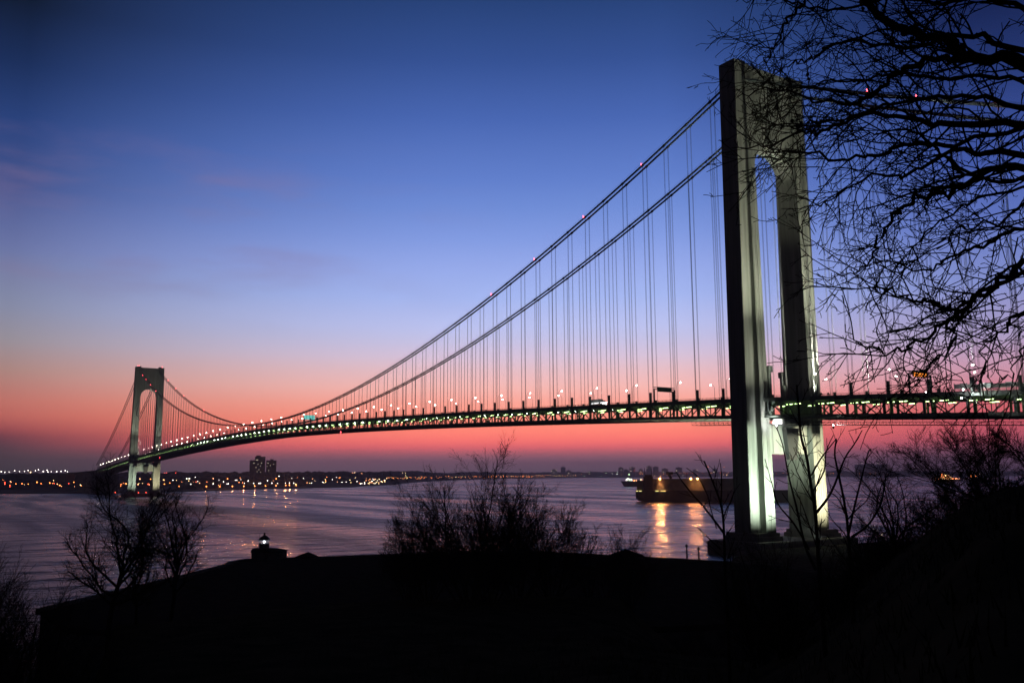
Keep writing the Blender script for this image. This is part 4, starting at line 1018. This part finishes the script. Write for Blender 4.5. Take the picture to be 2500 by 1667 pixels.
def tree_thing(T, base, label, name='bare_tree', split=1, m_=None, group=None, cat='tree'):
    r = empty(name, base); tag(r, label, cat, group)
    for sel, nm in (([c for c in T.ch if c[2] < split],'trunk'),([c for c in T.ch if c[2] >= split],'crown')):
        if sel: chains_object(sel, nm, m_ or M_bark, r, base)
    return r
VP = Vector((math.sin(YAW), math.cos(YAW), 0))
# --- the big plane tree whose limbs reach in from the right
PB = dict(levels=5, seg=[.3,.16,.10,.07,.05], curl=[.05,.14,.19,.22,.24], up=[0,-.012,.0,.02,.03], n=[3.6,5.2,6.2,7.], start=[.05,.1,.12,.1],
          ang=[48,50,50,48], angv=14, len=[.3,.52,.5,.5], rmin=.0058, rr=[.5,.68,.7,.72], taper=.42, minL=.05, bias=-cR*.8+cU*-.1, biasw=.22,
          shape=lambda t: 1-.45*t)
LIMB = [
 (10.5, 60, 16, [(2900,470),(2760,300),(2600,215),(2500,150),(2353,140),(2300,98),(2240,80),(2176,62),(2125,20),(2080,-30),(2020,-80)]),
 (10.8, 46, 3.2, [(2900,500),(2760,330),(2500,168),(2353,150),(2244,160),(2176,197),(2125,235),(2074,252),(1989,251),(1894,218),(1800,238)]),
 (11.2, 42, 3.2, [(2900,600),(2780,430),(2500,306),(2295,303),(2244,292),(2108,282),(2006,323),(1965,330),(1880,352),(1790,362)]),
 (10.2, 34, 3.2, [(2900,640),(2780,500),(2500,374),(2397,370),(2330,360),(2250,352),(2142,371),(2060,392),(1972,377),(1900,392),(1846,388)]),
 (9.8, 42, 3.2, [(2900,700),(2780,560),(2560,430),(2440,412),(2359,450),(2313,465),(2233,492),(2187,526),(2137,584),(2141,630),(2091,660),(2030,672)]),
 (9.4, 34, 3.2, [(2920,760),(2800,680),(2600,640),(2500,652),(2436,698),(2344,750),(2321,783),(2256,821),(2218,840),(2168,844),(2107,840),(2060,800)]),
 (9.6, 20, 3.2, [(2560,640),(2436,698),(2344,745),(2271,737),(2229,729),(2180,712),(2130,698),(2100,684)]),
 (9.4, 17, 3.2, [(2400,715),(2344,765),(2321,790),(2313,832),(2283,890),(2250,915),(2229,936)]),
 (9.0, 26, 3.2, [(2920,800),(2760,690),(2560,690),(2474,763),(2455,802),(2397,851),(2394,936)]),
 (11.8, 26, 3, [(2900,200),(2700,0),(2450,-110),(2150,-90),(2000,-20),(1938,34),(1918,68),(1890,119),(1868,146)]),
 (11.5, 26, 3, [(2760,280),(2500,120),(2350,90),(2230,120),(2130,105),(2040,108),(1975,140),(1930,160),(1893,170)]),
 (12.2, 24, 3, [(2800,340),(2500,260),(2350,232),(2200,243),(2110,280),(2020,292),(1930,300),(1850,318)]),
 (10.9, 24, 3, [(2780,440),(2560,320),(2400,330),(2290,400),(2200,430),(2110,440),(2040,470),(1985,500)]),
 (9.9, 22, 3, [(2780,560),(2600,520),(2470,560),(2400,600),(2330,622),(2270,660),(2180,655),(2090,640)]),
 (12.6, 24, 3, [(2760,250),(2560,60),(2420,-10),(2300,10),(2180,-10),(2060,20),(1960,10),(1880,-10),(1800,5)]),
 (10.0, 18, 3, [(2760,600),(2640,560),(2520,500),(2440,540),(2360,560),(2300,600),(2240,610)]),
 (9.2, 18, 3, [(2760,720),(2640,740),(2540,800),(2500,860),(2470,900),(2440,935)]),
 (11.3, 20, 3, [(2780,400),(2600,400),(2440,450),(2330,400),(2240,330),(2150,325),(2060,350),(1990,420)]),
 (12.0, 20, 3, [(2750,320),(2560,220),(2420,180),(2300,195),(2200,180),(2100,190),(2020,200),(1950,215),(1900,230)]),
 (10.6, 16, 3, [(2700,520),(2560,470),(2420,480),(2340,510),(2280,560),(2230,600),(2170,690),(2140,740)]),
]
TB = Tree(11, PB)
TRUNK = at(2930, 900, 10.6)
def catmull(P, k):
    out = []
    for i in range(len(P)-1):
        p0 = P[max(i-1,0)]; p1 = P[i]; p2 = P[i+1]; p3 = P[min(i+2,len(P)-1)]
        for j in range(k):
            t = j/k; out.append(.5*((2*p1)+(p2-p0)*t+(2*p0-5*p1+4*p2-p3)*t*t+(3*p1-p0-3*p2+p3)*t**3))
    out.append(P[-1]); return out
for li, (D, w0, w1, px) in enumerate(LIMB):
    n = len(px); P = []
    for i, (u, v) in enumerate(px):
        f = i/(n-1); P.append(at(u, v, D+(-1.3 if li%3 == 0 else .9 if li%3 == 1 else 0)*f+.25*math.sin(i*1.3+li)))
    P = [p + Vector((TB.r.gauss(0,.018),TB.r.gauss(0,.018),TB.r.gauss(0,.018))) for p in P]
    if px[0][0] > 2850: P = [TRUNK+Vector((0,0,(750-px[0][1])/2168*10*.6))]+P
    pts = catmull(P, 5); pts = [p+Vector((TB.r.gauss(0,.022),TB.r.gauss(0,.022),TB.r.gauss(0,.022))) for p in pts]
    N = len(pts)-1; rad = [max(.004, (w0+(w1-w0)*(i/N)**.75)*D/2168/2*.66) for i in range(N+1)]
    TB.ch.append((pts, rad, 0)); Lt = sum((pts[i+1]-pts[i]).length for i in range(N))
    # children only where they can be seen or nearly so
    r = TB.r; vis_pts = [(i, pts[i]) for i in range(N)]
    nc = int(Lt*PB['n'][0])
    for i in range(nc):
        t = .18+.8*(i+r.random())/nc; j = min(int(t*N), N-1); p = pts[j]; pr = rad[j]
        q_ = p-Vector(CAMP); u = 1250+FPX*q_.dot(cR)/q_.dot(cF)
        if u > 2720: continue
        d, a, b_ = frame(pts[j+1]-pts[j]); ph = r.uniform(0,2*math.pi); an = R(r.gauss(50,14))
        nd = d*math.cos(an)+(a*math.cos(ph)+b_*math.sin(ph))*math.sin(an); nd = (nd-cR*.2).normalized()
        CL = r.uniform(.45,1.3)*(1-.25*max(0,t-.5)) ; TB.grow(p, nd, CL, max(.0085, min(pr*.55,.018)), 1)
# trunk down to the ground
gz = ground(TRUNK.x, TRUNK.y); tp = [Vector((TRUNK.x+.3,TRUNK.y+.2,gz-.5)), Vector((TRUNK.x+.15,TRUNK.y+.1,gz+1.5)), TRUNK+Vector((0,0,-.5)), TRUNK+Vector((.1,0,1.5)), TRUNK+Vector((.25,.1,4)), TRUNK+Vector((.3,.3,6.5))]
TB.ch.append((catmull(tp,4), list(np.linspace(.46,.17,21)), 0))
big = tree_thing(TB, (TRUNK.x,TRUNK.y,gz), 'large bare tree at top right, its tangled twigs overlapping the near bridge tower', 'plane_tree', split=1)
# round seed balls hanging from the twigs
for u, v, sz in [(1953,18,1),(2012,119,1.1),(1972,182,.8),(1974,193,.7),(1884,223,.9),(2086,198,.9),(1948,308,1.1),(1934,295,.8),(1957,301,.8),(1838,275,.7),(2107,22,.8),(2160,30,.7),(2225,94,.9),(2237,97,.7),(1921,219,.6)]:
    c = at(u, v, 10.8); m = MB(); m.ball((0,0,0), .027*sz, 8, 6); m.tube([(0,0,.02),(0.004,0,.09)],.003,3); m.v = [(x+c.x-TRUNK.x,y+c.y-TRUNK.y,z+c.z-gz) for x,y,z in m.v]
    m.build('seed_ball', M_bark, big)

# --- generic bare trees
def uptree(seed, u, v_top, D, width_px, label, stems=1, dens=1., style='round', z=None, group=None, m_=None, name='bare_tree', lean=0, thick=1., cat='tree', rag=1.):
    base = at(u, 1300, D); base.z = ground(base.x, base.y) if z is None else z
    top = at(u, v_top, D); H = top.z-base.z; wm = width_px*D/FPX*(1+((u-1250)/FPX)**2)**.5
    sp = max(.008, D*.00027)*thick
    up = style == 'up'
    P = dict(levels=4, seg=[H*.05,H*.03,H*.02,H*.015,H*.012], curl=[.04,.07,.09,.12,.2] if up else [.05,.12,.17,.2,.2], up=[.02,.05,.05,.04,.03] if not up else [.008,.022,.03,.03,.03],
             n=[int(11*dens)+3,int(7*dens)+2,int(3*dens)+2] if up else [int(16*dens)+3,int(13*dens)+2,int(10*dens)+2], start=[.12 if up else .15,.15,.12,.1], ang=[44,42,42,42] if not up else [33,30,30,30], angv=11,
             len=[.5,.48,.5,.5] if not up else [.52,.56,.56,.45], rmin=sp*.56, rr=[.42,.5,.6,.7], taper=.3, minL=H*.010, shape=lambda t: 1.05-.6*t)
    T = Tree(seed, P); r = T.r; b0 = base-Vector((0,0,.3))
    if not up:
        th = (H*.013+.04)*thick; tr, tw = T.path(b0, (Vector((0,0,1))+cR*lean).normalized(), H*.42, th, th*.7, 0); T.ch.append((tr, tw, 0))
        specs = [(1.0,18,.62),(1.0,-20,.6),(.98,4,.66),(.95,40,.5),(.9,-42,.5),(.85,58,.44),(.8,-58,.44),(.7,60,.34),(.7,-52,.36),(1.0,30,.55),(1.0,-8,.6)]
        for t, an, ln in specs:
            j = min(int(t*(len(tr)-1)), len(tr)-1); p = tr[j]; T.P['levels'] = 4; dep = r.uniform(-.55,.55); an += r.uniform(-6,6)
            d = Vector((0,0,math.cos(R(an))))+cR*math.sin(R(an))*(wm/H*1.15)+VP*dep
            T.grow(p, d.normalized(), H*ln*1.04*r.uniform(.9,1.06), th*.5, 1)
    else:
        n0 = max(6, int(stems*4.4))
        for k in range(n0):
            f = (k+.5)/n0*2-1; f += r.uniform(-.12,.12); off = cR*f*wm*.11+VP*r.uniform(-.2,.2)*wm*.5
            hh = H*.98*((1-.38*abs(f)**1.3*rag)*r.uniform(.74,.98) if k != n0//2 else 1)
            d = Vector((0,0,1))+cR*f*wm/H*1.05+VP*r.uniform(-.3,.3)*wm/H
            th = (H*.0075+.02)*thick; T.grow(b0+off, d.normalized(), hh*d.length, th*r.uniform(.6,1), 0)
    return tree_thing(T, (base.x,base.y,base.z), label, name, 1, m_ or M_bark2, group, cat)
# left tree with forked trunk and neighbour leaning right
uptree(21, 280, 1160, 66, 290, 'large round bare tree left of the lighthouse, in front of the distant tower', dens=1.55, thick=1.0)
uptree(22, 425, 1185, 70, 100, 'slimmer bare tree close to the right side of the large left tree', dens=1.2, thick=1.0, lean=.03)
uptree(23, 345, 1290, 68, 120, 'low bare tree filling the gap under the large left tree', stems=2, dens=.7)
uptree(31, -40, 1310, 36, 160, 'bare tree with steep branches at the left edge', stems=5, dens=1.5, style='up', thick=.9)
uptree(32, 38, 1330, 40, 130, 'second steep branched bare tree near the left edge', stems=5, dens=1.5, style='up', thick=.9)
uptree(33, 0, 1430, 46, 130, 'low bushy tree between the two trees at the left edge', stems=3, dens=.9, style='up', thick=.9)
# central thicket in front of the fort
uptree(41, 1150, 1100, 78, 250, 'tallest bare tree of the thicket in the middle of the fort wall', stems=3, dens=1.15, style='up')
uptree(42, 1262, 1172, 80, 190, 'bare tree right of the tallest one in the middle thicket', stems=3, dens=1.0, style='up')
uptree(43, 1345, 1200, 80, 170, 'rounded bare tree at the right end of the middle thicket', stems=3, dens=1.1, style='up')
uptree(44, 1045, 1215, 80, 150, 'spreading bare tree at the left end of the middle thicket', stems=3, dens=1.1, style='up')
uptree(45, 1000, 1262, 82, 90, 'low bare bush left of the middle thicket', stems=3, dens=.8, style='up', name='bare_bush', cat='bush')
uptree(46, 1195, 1200, 76, 160, 'dense low tree at the foot of the middle thicket', stems=4, dens=.9, style='up')
uptree(47, 1435, 1305, 84, 50, 'thin bare bush between the thicket and the small shrubs', stems=2, dens=.5, style='up', name='bare_bush', cat='bush')
uptree(48, 1530, 1284, 86, 85, 'small rounded bare shrub above the low gabled roof', stems=3, dens=.8, style='up', name='bare_bush', cat='bush')
uptree(49, 1480, 1310, 86, 60, 'smaller bare shrub left of the gabled roof shrub', stems=2, dens=.6, style='up', name='bare_bush', cat='bush')
# leafless saplings near the viewer, drawn from their main forks
def sapling(seed, D, stems, label, nch=2.4):
    P = dict(levels=4, seg=[.3,.14,.1,.08], curl=[.03,.09,.13,.14], up=[0,.05,.05,.04], n=[nch*1.8,4.2,4], start=[.25,.15,.15], ang=[38,38,38], angv=11, len=[.22,.45,.45], rmin=.0088, rr=[.5,.6,.7], taper=.45, minL=.16, shape=lambda t: 1.1-.7*t)
    T = Tree(seed, P); b0 = None
    for w0, w1, px in stems:
        P3 = [at(u,v,D+.35*math.sin(i+w0)) for i,(u,v) in enumerate(px)]
        if b0 is None:
            g_ = P3[0].copy(); g_.z = ground(g_.x,g_.y)-.2
            if g_.z < P3[0].z: P3 = [g_]+P3
            b0 = P3[0]
        pts = catmull(P3,4); N = len(pts)-1; rad = [max(.010,(w0+(w1-w0)*(i/N)**.7)*D/FPX/2*.72) for i in range(N+1)]
        T.ch.append((pts,rad,0)); T.children(pts,rad,sum((pts[i+1]-pts[i]).length for i in range(N))*1.0,0)
    return tree_thing(T, tuple(b0), label, 'sapling', 1, M_bark, 'leafless saplings below the near tower')
sapling(51, 22, [(13,5,[(1775,1480),(1770,1400),(1768,1310),(1762,1240),(1742,1180),(1719,1125)]), (9,3,[(1767,1300),(1725,1245),(1690,1205),(1662,1170),(1650,1150)]), (7,3,[(1765,1270),(1775,1240),(1785,1225),(1792,1200)]),
   (7,3,[(1760,1235),(1762,1190),(1761,1150),(1759,1130)]), (7,3,[(1760,1340),(1735,1318),(1718,1302),(1698,1284)]), (5,3,[(1750,1290),(1735,1240),(1728,1210),(1705,1165),(1676,1142)])], 'forked sapling whose twigs cross the ship left of the near tower', nch=1.1)
sapling(52, 20, [(17,6,[(2010,1520),(2002,1420),(1996,1330),(1990,1250),(1978,1170),(1968,1110),(1955,1060),(1950,1000),(1945,940)]), (10,3,[(1994,1250),(2030,1200),(2062,1120),(2085,1085),(2105,1050)]), (11,3,[(1992,1390),(1965,1330),(1945,1240),(1925,1160),(1912,1090),(1895,1040)]),
   (8,3,[(1985,1200),(2012,1150),(2018,1100),(2035,1062)]), (9,3,[(1975,1340),(1940,1280),(1900,1230),(1885,1180),(1868,1120)]), (8,3,[(1980,1160),(2003,1120),(2030,1085),(2042,1070)])], 'tallest sapling, standing in front of the floodlit tower legs', nch=1.3)
sapling(53, 24, [(14,5,[(2085,1520),(2078,1400),(2070,1290),(2062,1230),(2048,1160),(2038,1110),(2042,1072)]), (9,3,[(2072,1300),(2085,1240),(2100,1180),(2118,1110),(2126,1095)]), (9,3,[(2080,1310),(2120,1280),(2150,1230),(2160,1180),(2163,1160)]),
   (7,3,[(2068,1270),(2095,1240),(2115,1222),(2125,1200)]), (7,3,[(2070,1260),(2045,1215),(2022,1200)])], 'sapling just right of the floodlit tower legs', nch=1.3)
# right-hand slope
uptree(61, 2208, 1096, 62, 150, 'lone bare tree with a rounded top right of the saplings', dens=1.0, thick=.9)
uptree(62, 2452, 1030, 44, 330, 'big dark bare tree on the slope at the right edge under the bridge deck', stems=3, dens=1.3, style='up', thick=1.0)
uptree(63, 2560, 1000, 40, 300, 'tall dark bare tree cut off by the right edge', stems=2, dens=1.2, style='up')
uptree(64, 2385, 1110, 50, 130, 'medium bare tree left of the big dark tree on the right', stems=2, dens=1.0, style='up')
for i, (u, v, D, w, s_) in enumerate([(2150,1235,46,100,1.2),(2255,1205,46,110,1.3),(2320,1180,44,110,1.3),(2110,1300,38,90,1.1),(2200,1265,40,100,1.2),(2290,1235,40,110,1.3),(2375,1170,42,110,1.4),(2430,1150,38,100,1.4),(1840,1300,32,80,1.),(1905,1330,30,80,1.),(2035,1325,32,80,1.)]):
    wh = ['beside the lone tree on its left','right of the lone tree on the slope','in the gap left of the medium tree','low beside the saplings','below the lone tree','halfway along the slope crest','at the foot of the medium tree','at the foot of the big dark tree','at the base of the near tower','in front of the tower pier','behind the sapling stems'][i]
    uptree(70+i, u, v, D, w, 'tangled bare bush '+wh, stems=3, dens=.75, style='up', name='bare_bush', cat='bush', group='bare bushes along the slope')

# dry grass on the near slope
tus = []
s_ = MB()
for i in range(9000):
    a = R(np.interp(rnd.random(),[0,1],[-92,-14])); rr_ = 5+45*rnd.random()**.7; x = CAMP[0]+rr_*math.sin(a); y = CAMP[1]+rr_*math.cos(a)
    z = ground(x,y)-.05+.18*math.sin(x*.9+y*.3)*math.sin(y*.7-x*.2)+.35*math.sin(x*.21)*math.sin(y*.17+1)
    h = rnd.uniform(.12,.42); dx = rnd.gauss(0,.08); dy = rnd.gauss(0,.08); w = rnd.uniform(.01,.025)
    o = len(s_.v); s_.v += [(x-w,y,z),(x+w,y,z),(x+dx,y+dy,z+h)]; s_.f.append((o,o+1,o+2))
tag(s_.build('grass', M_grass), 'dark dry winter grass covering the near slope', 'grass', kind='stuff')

# ------------------------------------------------------------------ every repeat says which one it is, counted along its row
def _u(o):
    q_ = (o.matrix_world.translation if o.parent else o.location)-Vector(CAMP); return q_.dot(cR)/max(.1, q_.dot(cF))
_by = {}
for o in COL.objects:
    if o.parent is None and o.get('label') and o.get('kind') is None: _by.setdefault(o['label'], []).append(o)
def _ord(n): return '%d%s' % (n, 'th' if 10 <= n % 100 <= 20 else {1:'st',2:'nd',3:'rd'}.get(n % 10, 'th'))
for lab, os_ in _by.items():
    if len(os_) < 2: continue
    for i, o in enumerate(sorted(os_, key=_u)): o['label'] = ('%s, %s from left' if len(lab.split()) > 12 else '%s, %s from the left') % (lab, _ord(i+1))
# ------------------------------------------------------------------ morning haze over the harbour
hm = bpy.data.materials.new('haze_air'); hm.use_nodes = True; t = hm.node_tree; t.nodes.clear(); q = NB(t)
pv = q.n('ShaderNodeVolumePrincipled'); pv.inputs['Color'].default_value = (.86,.84,.90,1); pv.inputs['Density'].default_value = HAZE; pv.inputs['Anisotropy'].default_value = .4
oo = q.n('ShaderNodeOutputMaterial'); q.l(pv.outputs[0], oo.inputs['Volume'])
m = MB(); m.box(CAMP[0]-11800, CAMP[0]+11800, CAMP[1]-11800, CAMP[1]+11800, -5, 225)
tag(m.build('haze', hm), kind='stuff')
